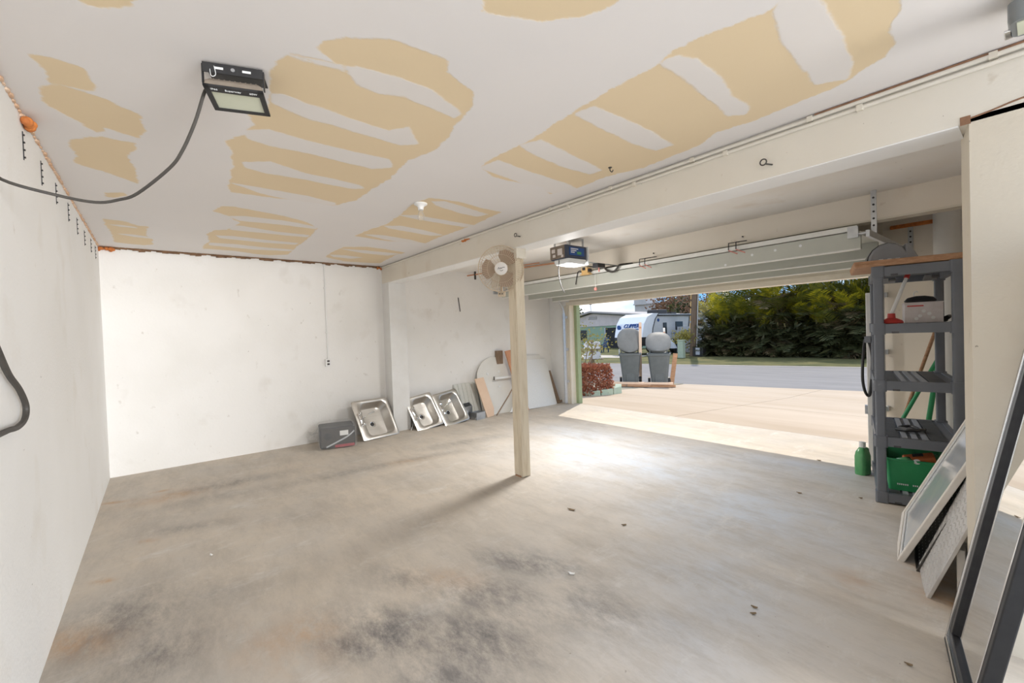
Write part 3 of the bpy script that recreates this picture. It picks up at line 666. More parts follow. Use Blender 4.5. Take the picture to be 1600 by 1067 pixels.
# ------------------------------------------------------------------ garage door, tracks, opener
door = thing('garage_door', 'raised grey-green ribbed garage door hanging under the ceiling', 'garage door', (-3.25, 5.2, 1.93))
DX0, DX1 = -5.6, -0.93
for i, (y0, y1) in enumerate(((4.40, 4.96), (4.97, 5.53), (5.54, 5.96))):
    zb = (1.945, 1.925, 1.91)[i]
    sec = wpart(G().bb(DX0, DX1, y0, y1, 2.055, 2.08), 'section', DOORM, door)
    def sub(g, n, m, **k):
        o = g.out(n, m, sec, **k); return o
    sub(G().bb(DX0, DX1, y0, y0+0.035, zb, 2.055), 'rail', DOORM)
    sub(G().bb(DX0, DX1, y0-0.004, y0+0.04, zb-0.010, zb), 'lit_lip', DOORW)  # white colour paints in the light catching the lower edge
    for x in (-5.55, -4.4, -3.25, -2.1, -0.98):
        sub(G().bb(x-0.03, x+0.03, y0+0.036, y0+0.05, zb+0.01, 2.05), 'stile_bracket', STEEL)
wpart(G().bb(DX0, DX1-0.02, 4.385, 4.43, 2.088, 2.128), 'strut', DOORW, door)
for x in (DX1-0.08, DX0+0.02):
    wpart(G().bb(x, x+0.07, 4.375, 4.39, 2.03, 2.12), 'corner_bracket', STEEL, door)
    wpart(G().cyl((x+0.03, 4.40, 2.06), (x+0.13, 4.40, 2.06), 0.012), 'roller', STEEL, door)
g = G()
for x, z in ((-1.75, 2.02), (-1.55, 2.03), (-1.35, 2.035), (-2.0, 1.96)):
    g.lathe([(0.0005, -.002), (0.012, -.001), (0.012, 0), (0.0005, 0.001)], 10, Matrix.Translation((x, 4.398, z)) @ Matrix.Rotation(R(90), 4, 'X'))
sp_ = wpart(g, 'paint_spots', INK, door); sp_['kind'] = 'stuff'
def track(xc, label):
    t = thing('door_track', label, 'door track', (xc, 5.9, 0), group=None)
    s = 1 if xc > -3 else -1
    vx = -.215 if s > 0 else 0
    g = G(); g.bb(vx-0.012, vx+0.012, -0.03, 0.03, 0.02, 1.70); g.out('vertical_rail', STEEL, t)
    pts = [(vx, 0, 1.70), (vx*.9, -0.05, 1.85), (0, -0.16, 1.97), (0, -0.32, 2.03)]
    g = G(); g.tube(pts, 0.022, 6); g.out('bend', STEEL, t)
    G().bb(-0.012, 0.012, -1.62, -0.30, 2.01, 2.06).out('horizontal_rail', STEEL, t)
    for z in (0.4, 1.0, 1.6): G().bb(vx-0.03, vx+0.03, 0.03, 0.095, z, z+0.05).out('wall_bracket', STEEL, t)
    h = G().bb(-0.018, 0.018, -1.42, -1.405, 2.06, HC).out('hanger', STEEL, t)
    g = G()
    for k in range(5): g.cyl((0, -1.425, 2.12+k*0.055), (0, -1.402, 2.12+k*0.055), 0.008, seg=8)
    q = g.out('hanger_holes', BLACKM, h); q['kind'] = 'stuff'
    return t
track(-5.68, 'galvanised door track at the left jamb of the garage opening')
track(-0.86, 'galvanised door track by the wall above the shelf')

op = thing('door_opener', 'blue-black garage door opener with milky lamp lens under the ceiling', 'door opener', (-3.41, 3.68, 2.14))
G().bb(-0.14, 0.10, -0.175, 0.17, 0.02, 0.175).out('housing', OPENER, op, bevel=0.012)
G().bb(-0.135, 0.085, -0.183, -0.175, 0.03, 0.168).out('rear_panel', BROWNM, op, bevel=0.002)
for x, z, w, h in ((-0.08, .12, .05, .04), (-0.07, .065, .04, .03), (0.02, .10, .07, .07), (0.055, .05, .03, .025)):
    G().bb(x-w/2, x+w/2, -0.188, -0.183, z-h/2, z+h/2).out('terminal_cover', BOXC, op)
G().bb(0.10, 0.106, -0.12, 0.12, 0.06, 0.15).out('label_plate', INKBLUE, op)
for k in range(3): G().bb(0.1062, 0.1072, -0.10, 0.02-0.03*k, 0.128-0.02*k, 0.138-0.02*k).out('label_line', INK, op)
G().bb(0.1062, 0.1072, 0.0, 0.07, 0.075, 0.105).out('label_badge', GREENG, op)
LS = [[(x*s, y*s, z) for x, y in rrect(.26, .36, .05)] for s, z in ((0.9, 0.022), (0.92, 0.0), (0.82, -0.03), (0.5, -0.042))]
G().loops(LS).out('lamp_lens', LENSW, op, smooth=True)
ocap = G().bb(-0.13, 0.118, 0.172, 0.192, -0.03, 0.175).out('end_cap', LENSW, op, bevel=0.006)
for k, (x, y) in enumerate(((-.12, -.12), (.08, -.12), (-.12, .13), (.08, .13))): G().bb(x-.012, x+.012, y-.004, y+.004, .175, .26).out('hanging_strap', STEEL, op)
G().bb(-0.02, 0.02, 0.17, 2.28, 0.022, 0.028).out('rail', STEEL, op)
tr = G().bb(-0.03, 0.05, 0.42, 0.56, -0.03, 0.022).out('trolley', BLACKM, op, bevel=0.004)
G().cyl((0.01, 0.49, -0.03), (0.01, 0.49, -0.075), 0.01).out('release_knob', PINK, tr)
ld = bpy.data.lights.new('opener_lamp', 'AREA'); ld.shape = 'RECTANGLE'; ld.size = 0.27; ld.size_y = 0.36; ld.spread = R(158); ld.energy = 38; ld.color = (1, 0.985, 0.96)
lo = bpy.data.objects.new('opener_lamp', ld); COL.objects.link(lo); lo.parent = op; lo.location = (0, 0, -0.06)
pd = bpy.data.lights.new('opener_side_glow', 'POINT'); pd.energy = 8; pd.shadow_soft_size = 0.08; pd.color = (1, 0.985, 0.96)
po_ = bpy.data.objects.new('opener_side_glow', pd); COL.objects.link(po_); po_.parent = op; po_.location = (0, 0, -0.14)
one(G().tube([(-3.40, 3.49, 2.15), (-3.385, 3.46, 2.0), (-3.34, 3.45, 1.85), (-3.30, 3.46, 1.78)], 0.0045), 'opener_cable', BLACK, 'thin black cable dangling from the door opener', 'cable', smooth=True)

ad = thing('plug_adapter', 'amber plug adapter under the second beam with a black cord', 'adapter', (-3.74, 4.33, 2.09))
G().tube([(0, .0, .08), (0, .06, .10), (0, .25, .10)], .006, 6).out('lead', BLACK, ad)
G().bb(-0.05, 0.05, -0.04, 0.03, 0.0, 0.08).out('body', YELLOW, ad, bevel=0.006)
G().bb(-0.075, 0.075, -0.045, 0.03, -0.012, 0.0).out('face_plate', YELLOW, ad, bevel=0.003)
G().bb(-0.02, 0.02, -0.052, -0.04, 0.045, 0.08).out('plug', BLACK, ad)
G().bb(0.05, 0.075, -0.03, 0.02, 0.02, 0.06).out('side_plug', BLACK, ad)
G().tube([(-0.05, -0.03, 0.04), (-0.11, -0.03, 0.04), (-0.14, -0.03, -0.04), (-0.16, -0.03, -0.12)], 0.007).out('cord', BLACK, ad, smooth=True)
one(G().tube([(-3.50, 4.59, 2.17), (-3.46, 4.37, 2.13), (-3.41, 4.35, 2.09), (-3.33, 4.35, 2.065), (-3.27, 4.35, 2.10), (-3.24, 4.37, 2.14), (-3.22, 4.59, 2.17)], 0.012), 'hanging_hose', DKGREY, 'short loop of grey hose hung below the second beam', 'hose', smooth=True)
pc = thing('pull_cord', 'thin white pull cord with a small red knob under the raised door', 'pull cord', (-3.62, 4.36, 1.86))
G().cyl((0, 0, 0.03), (0, 0, 0.30), 0.0025, seg=6).out('string', WHITE, pc)
G().lathe([(0.001, 0.0), (0.018, 0.012), (0.022, 0.03), (0.012, 0.045), (0.001, 0.05)], 12).out('knob', PINK, pc, smooth=True)
for k, (x, lb) in enumerate(((-2.92, 'red-sleeved double storage hook on the second beam, nearer the opener'), (-1.91, 'red-sleeved double storage hook on the second beam, nearer the shelf'))):
    h = thing('storage_hook', lb, 'hook', (x, 4.594, 2.19), group='double storage hooks on the second beam')
    for dx in (-0.035, 0.035):
        G().tube([(dx, -0.002, 0.01), (dx, -0.24, -0.03), (dx, -0.245, -0.10)], 0.005, 6, sub=1).out('wire', BLACKM, h)
        G().cyl((dx, -0.245, -0.10), (dx+0.085, -0.25, -0.145), 0.0055, seg=8).out('arm', PINK, h)
    G().cyl((0, 0, 0.055), (0, -0.012, 0.055), 0.007, seg=8).out('screw', BLACKM, h)

# copper pipe and clamps near the far wall, front bay
cp = thing('copper_pipe', 'copper water pipe with clamps under the front bay ceiling', 'pipe', (-5.4, 4.2, 2.33))
G().cyl((-0.72, -0.12, 0.02), (0.95, 0.30, 0.02), 0.011).out('pipe', COPPER, cp, smooth=True)
G().cyl((-0.30, -0.10, 0.04), (0.75, 0.16, 0.04), 0.008).out('branch_pipe', COPPER, cp, smooth=True)
for x, y in ((-0.55, -0.08), (0.1, 0.085)):
    G().bb(x-.012, x+.012, y-.012, y+.012, -0.06, 0.07).out('clamp', DKGREY, cp)
one(G().cyl((-6.145, 3.93, 1.75), (-6.145, 3.90, 1.98), 0.006), 'wall_rod', DKGREY, 'short grey rod fixed high on the far wall by the copper pipe', 'rod')
one(G().cyl((-0.58, 5.86, 0), (-0.58, 5.86, HC), 0.10, seg=32), 'round_duct', WHITE, 'white round duct against the wall behind the shelf', 'duct', smooth=True)
g = thing('angle_bracket', 'perforated grey angle bracket on the wall above the shelf', 'bracket', (-0.86, YD, 2.05))
G().bb(-.02, .02, -.012, 0, 0, .25).out('plate', STEEL, g)
for k in range(4): G().cyl((0, -.016, .04+k*.055), (0, -.01, .04+k*.055), .009, seg=8).out('hole', BLACKM, g)

# ------------------------------------------------------------------ ceiling fixtures
fl = thing('flood_lamp', 'black rectangular flood lamp on the ceiling with hanging cord', 'flood lamp', (-1.985, 0.285, 2.30), (0, 0, R(70.7)))
W2, H2 = 0.098, 0.078          # local x along the long side, local y away from the photographer
tilt = Matrix.Rotation(R(-6), 4, 'X')
def fpart(g, n, m, p=fl, **k):
    bmesh.ops.transform(g.bm, matrix=tilt, verts=g.bm.verts); return g.out(n, m, p, **k)
fr = G()
for a in (fr.bb(-W2, W2, -H2, -H2+0.034, -.004, .004), fr.bb(-W2, W2, H2-0.016, H2, -.004, .004), fr.bb(-W2, -W2+0.018, -H2, H2, -.004, .004), fr.bb(W2-0.018, W2, -H2, H2, -.004, .004)): pass
face = fpart(fr, 'face_frame', BLACK)
fpart(G().bb(-W2+0.018, W2-0.018, -H2+0.034, H2-0.016, 0.0, 0.003), 'glass', FLOODG)
g = G(); g.loops([[(x*s, y*s, z) for x, y in rrect(2*W2-.004, 2*H2-.004, .006)] for s, z in ((1, .004), (.97, .022), (.85, .034))]); fpart(g, 'housing', FLOODF)
for k in range(9):
    x = -0.07+k*0.0175; fpart(G().bb(x-.002, x+.002, -0.05, 0.05, .034, .046), 'cooling_fin', FLOODF)
# the reflector behind the glass and the print on the near frame edge, upside down to the photographer
tm = (tilt @ Matrix.Rotation(R(180), 4, 'X')).to_3x3()
for s, x, sz in (('IP66', -0.066, .013), ('Superway', -0.005, .0135), ('60W', 0.062, .013)):
    t = text('lettering', s, sz, INK, face, tilt @ Vector((x, -H2+0.017, -0.0047)), (tilt @ Matrix.Rotation(R(180), 4, 'Z') @ Matrix.Rotation(R(180), 4, 'Y')).to_3x3())
br = G().bb(-W2, W2, -H2+0.006, -H2+0.010, 0.058, 0.094).out('bracket', BLACK, fl)
G().bb(-W2+.002, W2-.002, -0.06, 0.06, 0.094, 0.0975).out('ceiling_plate', BLACK, fl)
for x in (-0.045, 0.045): G().bb(x-.014, x+.014, -H2+.0045, -H2+.006, .072, .080).out('bracket_slot', INK, br)
G().cyl((0, -H2+.004, .076), (0, -H2+.007, .076), .007, seg=10).out('bracket_bolt', STEEL, br)
for x in (-W2-.002, W2+.002): G().bb(x-.002, x+.002, -0.066, -0.05, .02, .09).out('bracket_arm', BLACK, fl)
G().tube([(-0.075, -.068, .09), (-0.07, -.075, .045), (-.055, -.076, .05), (-.062, -.07, .09)], .0012, 6).out('wire_tie', INK, fl, smooth=True)
one(G().tube([(-2.005, 0.20, 2.33), (-2.03, 0.182, 2.325), (-2.05, .148, 2.207), (-2.10, .107, 2.105), (-2.15, .066, 2.044), (-2.25, -.034, 1.956), (-2.30, -.093, 1.934), (-2.33, -.16, 1.921), (-2.35, -.266, 1.935), (-2.30, -.396, 1.955), (-2.1, -.405, 1.97), (-1.8, -.408, 1.99)], 0.0058, 8), 'lamp_cord', DKGREY, 'dark grey cord drooping from the flood lamp to the left wall', 'cord', smooth=True)
one(G().tube([(-1.9, -.40, 1.55), (-2.15, -.402, 1.37), (-2.298, -.405, 1.275), (-2.44, -.405, 1.21), (-2.53, -.405, 1.14), (-2.50, -.405, 1.09), (-2.38, -.405, 1.075), (-2.25, -.405, 1.083), (-2.0, -.405, 1.09)], 0.010, 8), 'wall_cable', DKGREY, 'thick dark cable looping against the left wall', 'cable', smooth=True)
bu = thing('bulb_holder', 'white ceiling lamp holder with a clear bulb, unlit', 'lamp', (-3.094, 1.648, HC))
G().lathe([(0.052, 0), (0.052, -.008), (0.03, -.02), (0.022, -.035), (0.022, -.05)], 20).out('base', WHITE, bu, smooth=True)
G().lathe([(0.012, -.05), (0.018, -.07), (0.030, -.10), (0.026, -.125), (0.001, -.138)], 18).out('bulb', CLEAR, bu, smooth=True)
gl = thing('ceiling_lamp', 'grey cast lamp housing on the ceiling at the top right corner', 'lamp', (-0.005, 2.235, HC))
G().loops([[(x*s, y*s, z) for x, y in rrect(.13, .15, .035)] for s, z in ((.7, 0), (.75, -.02), (1, -.035), (1, -.085), (.92, -.10))]).out('housing', GREYL, gl, smooth=True)
G().bb(-.075, -.055, .0, .06, -.10, -.09).out('rim_clip', CHROME, gl, bevel=.003)
G().bb(-.045, .045, -.05, .05, -.103, -.099).out('glass', FLOODG, gl)
for nm, loc, lb in (('eye', (-0.954, BY0, 2.225), 'grey screw eye on the main beam near the pier'), ('eye', (-3.045, BY0, 2.245), 'small grey screw eye on the main beam above the fan')):
    e = thing('screw_eye', lb, 'screw eye', loc, group='screw eyes on the main beam')
    G().tube([(0.016*math.cos(a), -.03, 0.016*math.sin(a)+.006) for a in [2*math.pi*k/10 for k in range(10)]], .0035, 6, sub=2, closed=True).out('ring', DKGREY, e, smooth=True)
    G().cyl((0.01, -.03, -.006), (0.035, -.002, -.012), .004, seg=6).out('shank', DKGREY, e)
hk = thing('ceiling_hook', 'small dark hook screwed into the ceiling beside the beam', 'hook', (-1.76, 2.30, HC))
G().tube([(0, 0, 0), (0, 0, -.02), (.012, .004, -.032), (.02, .004, -.02)], .003, 6).out('hook', BLACKM, hk)
G().lathe([(.012, 0), (.012, -.003), (.001, -.004)], 10).out('collar', DKGREY, hk)
# conduits on top of the beam
for k, (y, z, r, lb) in enumerate(((BY0-.011, HC-.020, .010, 'upper cream conduit along the top of the main beam'), (BY0-.010, HC-.047, .009, 'lower cream conduit along the top of the main beam'))):
    x0 = XB+.02 if k == 0 else -2.9
    t = thing('conduit', lb, 'conduit', (-3, y, z))
    G().cyl((x0+3, 0, 0), (X1+2.98, 0, 0), r, seg=10).out('pipe', BEAMP, t, smooth=True)
    for q in range(5):
        x = -2.6+q*0.62+k*.2
        if x < 0.4: G().bb(x+3-.012, x+3+.012, -.012, .011, -.013, .013).out('clip', CREAM, t)
one(G().bb(-0.72, 0.6, BY0-.016, BY0-.001, HC-.012, HC-.003), 'rot_strip', CRACK, 'brown crack above the conduits near the pier', 'crack')
one(G().bb(-0.215, -0.185, BY0-.004, BY0, 2.145, 2.178), 'plaster_gap', CRACK, 'dark gap at the top corner of the pier', 'crack')
g = G(); g.tube([(-.19, BY0-.001, 2.165), (-.12, BY0-.001, 2.175), (-.05, BY0-.001, 2.188), (.1, BY0-.001, 2.20)], .0035, 6)
one(g, 'plaster_crack', CRACK, 'brown hairline crack between beam and pier', 'crack')

# straps of screws high on the left wall
STR = [(-2.86, 2.325), (-3.255, 2.325), (-3.68, 2.335), (-4.14, 2.335), (-4.56, 2.33), (-4.99, 2.325), (-5.45, 2.345), (-5.82, 2.345)]
ORD = ['first', 'second', 'third', 'fourth', 'fifth', 'sixth', 'seventh', 'eighth']
s0 = None
for k, (x, z) in enumerate(STR):
    if s0 is None:
        s0 = thing('hanging_strap', '', 'strap', group='thin dark straps along the top of the left wall')
        G().bb(-.0035, .0035, 0, .003, -.125, 0).out('strip', BLACKM, s0)
        for q in range(4): G().cyl((0, 0, -.015-q*.033), (0.002, .007, -.015-q*.033), .0045, seg=8).out('screw', BLACK, s0)
        s = s0
    else: s = copy_tree(s0)
    s.location = (x, YL, z); s['label'] = 'thin dark screw strap high on the left wall, %s from the photo edge' % ORD[k]

# conduit and socket on the far wall
ct = thing('wall_conduit', 'white surface conduit running down the far wall to a socket', 'conduit', (XB, 1.785, 1.10))
G().cyl((.009, .006, 0), (.009, .006, 1.29), .009, seg=10).out('pipe', WHITE, ct, smooth=True)
for z in (.35, .95, 1.25): G().bb(0, .02, -.012, .024, z, z+.012).out('clip', WHITE, ct)
so = thing('wall_socket', 'white wall socket box at the foot of the conduit', 'socket', (XB, 1.785, 1.0))
G().bb(0, .045, -.035, .035, 0, .10).out('box', WHITE, so, bevel=.004)
for z in (.03, .07): G().bb(.045, .048, -.016, .016, z-.012, z+.012).out('outlet', DKGREY, so, bevel=.003)

# ------------------------------------------------------------------ fan on the post
ax = Vector((0.79, -0.60, -0.10)).normalized()
fm = basis(Vector((0, 0, 1)).cross(ax), Vector((0, 0, 1)))
fm = Matrix((fm.col[0], fm.col[1], ax)).transposed()
fan = thing('wall_fan', 'beige wall fan with smoky brown blades on the wooden post', 'fan', (-3.205, 2.515, 1.962), fm.to_euler())
RF = 0.213
def guard(z0, z1, n, name, hub):
    g = G()
    for r, z in ((RF, z0), (RF*.995, z0+(z1-z0)*.06)):
        g.tube([(r*math.cos(2*math.pi*k/40), r*math.sin(2*math.pi*k/40), z) for k in range(40)], .0034, 6, sub=1, closed=True)
    for r, f in ((RF*.9, .55), (RF*.6, .9), (hub, 1.0)):
        g.tube([(r*math.cos(2*math.pi*k/40), r*math.sin(2*math.pi*k/40), z0+(z1-z0)*f) for k in range(40)], .0016, 5, sub=1, closed=True)
    for k in range(n):
        a = 2*math.pi*k/n; c, s = math.cos(a), math.sin(a)
        g.tube([(c*hub, s*hub, z1), (c*RF*.6, s*RF*.6, z0+(z1-z0)*.92), (c*RF*.9, s*RF*.9, z0+(z1-z0)*.55), (c*RF, s*RF, z0)], .0012, 4, sub=1)
    return g.out(name, FANW, fan)
guard(.0, .055, 54, 'front_guard', .06); guard(-.004, -.07, 40, 'rear_guard', .06)
hb = G().lathe([(.061, .045), (.061, .053), (.054, .059), (.001, .060)], 28).out('badge', HUBM, fan, smooth=True)
G().tube([(-.030, -.008, .0605), (-.022, .010, .0605), (-.012, -.004, .0605), (-.004, .008, .0605), (.004, 0, .0605), (.012, .009, .0605), (.034, .012, .0605)], .0022, 5).out('script_mark', INKB, hb)
G().tube([(-.012, -.018, .0605), (.004, -.021, .0605), (.018, -.013, .0605)], .0020, 5).out('underline_mark', INKB, hb)
G().lathe([(.045, -.02), (.045, .03), (.02, .04), (.001, .041)], 20).out('hub', FANB, fan, smooth=True)
for k in range(3):
    a0 = R(62+120*k); L0 = []
    n = 9
    for side in (0, 1):
        ring = []
    g = G(); top, bot = [], []
    P = [(0.035, -14), (0.08, -34), (0.125, -42), (0.165, -36), (0.182, -14), (0.183, 12), (0.165, 32), (0.12, 38), (0.075, 30), (0.035, 16)]
    for r, d in P:
        a = a0+R(d); z = 0.012*(-d/40.0)
        top.append((r*math.cos(a), r*math.sin(a), z+.0012)); bot.append((r*math.cos(a), r*math.sin(a), z-.0012))
    g.loops([bot, top]); g.out('blade', FANB, fan)
G().lathe([(.05, -.07), (.058, -.09), (.05, -.14), (.02, -.15)], 20).out('motor', FANW, fan, smooth=True)
G().tube([(0, 0, -.11), (0, -.10, -.11), (0.0, -.215, -.10)], .014, 8).out('stem', FANW, fan, smooth=True)
G().box((0.0, -.235, -.085), (.07, .05, .08)).out('wall_bracket', FANW, fan, bevel=.006)
for x in (-.02, .005): G().cyl((x, -.232, -.045), (x, -.232, -.025), .006, seg=8).out('control_knob', BLACK, fan)
# ------------------------------------------------------------------ things leaning along the far wall
def lean(name, label, cat, foot, wall, hdir, group=None):
    """Empty at the foot centre; local x along the bottom edge, local y up the slope, local z out of the face"""
    foot, wall = Vector(foot), Vector(wall)
    up = (wall-foot).normalized(); x = Vector(hdir).normalized(); x = (x-up*x.dot(up)).normalized(); z = x.cross(up)
    m = Matrix((x, up, z)).transposed()
    return thing(name, label, cat, foot, m.to_euler(), group)
def sink(name, label, foot, wall, hd, w, h, ledge, faucet):
    s = lean(name, label, 'sink', foot, wall, hd, 'stainless steel sinks leaning on the far wall')
    bw, bh = w-ledge-0.055, h-0.10
    cx = (ledge-0.055)/2+0.005; cy = h/2
    def lp(ww, hh, r, z, ox=cx, oy=cy): return [(x, y, z) for x, y in rrect(ww, hh, r, 5, ox, oy)]
    g = G()
    g.loops([lp(w-.01, h-.01, .03, -.006, 0, cy), lp(w, h, .03, -.004, 0, cy), lp(w, h, .03, .004, 0, cy), lp(w-.022, h-.022, .028, .007, 0, cy),
             lp(bw+.03, bh+.03, .085, .004), lp(bw+.012, bh+.012, .08, .000), lp(bw, bh, .075, -.012), lp(bw-.025, bh-.025, .07, -.11), lp(bw-.07, bh-.07, .05, -.135), lp(.10, .10, .045, -.142)], cap0=False, cap1=True)
    g.out('basin', STAIN, s, smooth=True, recalc=True)
    dr = G().lathe([(.046, -.1415), (.046, -.137), (.036, -.136), (.030, -.1405), (.001, -.1408)], 24, Matrix.Translation((cx-.02, cy-.03, 0)), cap0=False).out('drain', CHROME, s, smooth=True)
    G().lathe([(.027, -.1395), (.022, -.137), (.001, -.1365)], 20, Matrix.Translation((cx-.02, cy-.03, 0))).out('strainer', BLACK, dr, smooth=True)
    xl = -w/2+ledge*0.52
    fy = cy+.01
    fb = G().loops([lp(.045, .20, .022, .006, xl, fy), lp(.045, .20, .022, .02, xl, fy), lp(.03, .18, .015, .028, xl, fy)]).out('faucet_base', CHROME, s, smooth=True)
    for dy in (-.08, .08):
        hd_ = G().lathe([(.014, .026), (.018, .05), (.020, .06), (.001, .066)], 14, Matrix.Translation((xl, fy+dy, 0))).out('tap_handle', CHROME, fb, smooth=True)
    if faucet: G().tube([(xl, fy, .025), (xl+.01, fy, .085), (xl+.07, fy+.02, .115), (xl+.15, fy+.045, .10), (xl+.19, fy+.055, .072)], .0085, 10).out('spout', CHROME, fb, smooth=True)
    return s
sink('sink', 'single stainless sink with long spout beside the wrapped black appliance', (-5.72, 2.335, .006), (-6.02, 2.28, .50), (-.12, .56, 0.03), .56, .58, .11, True)
sink('sink', 'stainless sink without spout, just right of the white pilaster', (-5.745, 3.10, .006), (-6.01, 3.02, .46), (0, 1, .02), .455, .54, .10, False)
sink('sink', 'stainless sink with spout, nearest the galvanised boxes', (-5.735, 3.56, .006), (-6.01, 3.48, .47), (0, 1, .02), .455, .55, .10, True)
one(G().cyl((-5.80, 2.80, .01), (-5.98, 2.95, .11), .006), 'white_rod', WHITE, 'thin white rod on the floor behind the middle sink', 'rod')

apl = thing('wrapped_appliance', 'black appliance wrapped in clear plastic in front of the far wall', 'appliance', (-5.77, 1.745, 0), (0, 0, R(-13)))
bd = G().bb(-.19, .17, -.20, .21, .012, .265).out('body', BLACK, apl, bevel=.015)
G().bb(.17, .176, -.185, .195, .03, .25).out('front_panel', DKGREY, apl, bevel=.003)
G().bb(.176, .1775, .03, .13, .155, .215).out('paper_label', PAPER, apl)
G().lathe([(.045, .0), (.045, .004), (.03, .006), (.001, .006)], 24, Matrix.Translation((.176, -.11, .16)) @ Matrix.Rotation(R(90), 4, 'Y')).out('dial', BLACK, apl, smooth=True)
G().bb(.174, .181, -.03, .20, .012, .045).out('red_strip', M('red_tape', (.42, .07, .08), .5, var=.3, scale=12), apl)
g = G()
import itertools
def wr(x, y, z, a):
    n = mnoise.noise_vector(Vector((x*9, y*9, z*9)))
    return (x+n.x*a, y+n.y*a, z+n.z*a)
nseg = 40
def ringp(sx, sy, z, a): return [wr(x, y, z, a) for x, y in rrect(sx, sy, .03, 9, -.005, .005)]
g.loops([ringp(.405, .455, .01, .006), ringp(.41, .46, .08, .008), ringp(.41, .46, .16, .010), ringp(.405, .455, .24, .010), ringp(.40, .45, .285, .018), ringp(.30, .36, .315, .03), ringp(.12, .2, .318, .03)], cap0=False)
pl = g.out('plastic_wrap', PLASTIC, apl, smooth=True); sb = pl.modifiers.new('s', 'SUBSURF'); sb.levels = 1; sb.render_levels = 1
g = G()
for k in range(7):
    yy = -.20+k*.01
    g.loops([[wr(-.05+.05*math.cos(t)-.02*k, yy-.10-.012*k+.04*math.sin(t), .16+.05*math.sin(t*2+k)+(.02*k), .03) for t in [2*math.pi*q/8 for q in range(8)]], [wr(-.05+.10*math.cos(t)-.02*k, yy+.01*k, .16+.10*math.sin(t), .02) for t in [2*math.pi*q/8 for q in range(8)]]], cap0=False, cap1=False)
    break
g.out('plastic_tail', PLASTIC, apl, smooth=True)
G().tube([(.186, -.13, .03), (.19, 0, .085), (.19, .12, .14), (.185, .20, .20)], .010, 6).out('plastic_fold', M('white_fold', (.75, .78, .82), .2, alpha=.6, var=.1, scale=10), apl, smooth=True)

b1 = thing('junction_box', 'open galvanised electrical box lying beside the third sink', 'junction box', (-5.80, 3.97, 0), (0, 0, R(10)), 'galvanised electrical boxes on the floor')
def ebox(p, sx, sy, sz):
    t = .004
    g = G(); g.bb(-sx, sx, -sy, sy, 0, t); g.bb(-sx, -sx+t, -sy, sy, t, sz); g.bb(sx-t, sx, -sy, sy, t, sz); g.bb(-sx, sx, -sy, -sy+t, t, sz); g.bb(-sx, sx, sy-t, sy, t, sz)
    o = g.out('shell', STEEL, p)
    G().cyl((sx-.0005, 0, sz*.5), (sx+.002, 0, sz*.5), sz*.22, seg=14).out('knockout', STEEL, p)
    G().bb(-sx+.01, sx-.01, -sy-.012, -sy, sz*.2, sz*.4).out('mounting_tab', STEEL, p)
ebox(b1, .075, .10, .115)
b2 = thing('junction_box', 'galvanised box tipped against the ribbed grey panel', 'junction box', (-5.98, 3.86, .02), (R(8), R(20), R(-6)), 'galvanised electrical boxes on the floor')
ebox(b2, .06, .085, .23)

rp = lean('ribbed_panel', 'grey ribbed panel offcut leaning behind the third sink', 'panel', (-5.98, 3.97, 0), (-6.14, 3.95, .56), (0, 1, 0))
G().bb(-.22, .22, 0, .58, -.006, 0).out('sheet', GPANEL, rp)
for k in range(6): G().bb(-.21+k*.075, -.165+k*.075, .003, .577, 0, .009).out('rib', GPANEL, rp)

ab = lean('arched_board', 'white arched board leaning on the far wall behind the post', 'board', (-5.885, 4.56, 0), (-6.13, 4.56, .94), (0, 1, 0))
pts = [(-.41, 0), (.41, 0), (.41, .58)]
for k in range(1, 20):
    a = math.pi*k/20; pts.append((.41*math.cos(a), .58+.41*math.sin(a)))
pts.append((-.41, .58))
G().prism(pts, -.02).out('panel', BOARDW, ab, bevel=.003)
for x, y in ((-.18, .70), (.07, .72)): G().lathe([(.022, 0), (.022, .006), (.001, .008)], 12, Matrix.Translation((x, y, 0))).out('fixing', PAPER, ab)
G().box((.02, .46, .004), (.05, .02, .008)).out('tape_scrap', PAPER, ab)
pb = lean('plywood_offcut', 'pale plywood offcut leaning on the arched board', 'board', (-5.79, 4.215, 0), (-5.96, 4.16, .62), (0, 1, 0))
G().prism([(-.075, 0), (.065, 0), (.10, .12), (.055, .66), (-.125, .66)], .018).out('sheet', WOODP, pb, bevel=.002)
wb = thing('white_bracket', 'white shelf bracket jutting from the arched board', 'bracket', (-5.97, 4.58, .60))
G().bb(-.01, .03, -.13, .35, -.018, .018).out('arm', WHITE, wb, bevel=.004); G().bb(-.005, .012, -.14, -.125, -.03, .03).out('end_plate', DKGREY, wb)
one(G().tube([(-5.745, 4.31, .016), (-5.80, 4.62, .30), (-5.85, 4.80, .47)], .014, 4, sub=1), 'diagonal_bar', WOODD, 'dark bar slanting across the arched board', 'bar')
cd = lean('cedar_plank', 'orange cedar plank standing behind the post', 'plank', (-5.74, 4.93, 0), (-6.03, 4.80, 1.08), (0, 1, .0))
G().bb(-.07, .07, 0, 1.10, 0, .03).out('plank', WOODO, cd, bevel=.003)
one(G().bb(-6.15, -6.10, 4.62, 4.76, .80, 1.06), 'timber_block', WOODD, 'dark timber block behind the arched board top', 'timber block')
pp = lean('textured_panel', 'white stippled panel leaning on the far wall near the door', 'panel', (-5.81, 5.19, 0), (-6.12, 5.19, .96), (-.08, 1, 0))
G().prism([(-.60, 0), (.62, 0), (.62, .90), (-.10, .90), (-.10, .42), (-.28, .30)], .025).out('sheet', POPC, pp, bevel=.004)
G().bb(-.08, .50, .90, .99, .0, .012).out('upper_flap', BOARDW, pp)
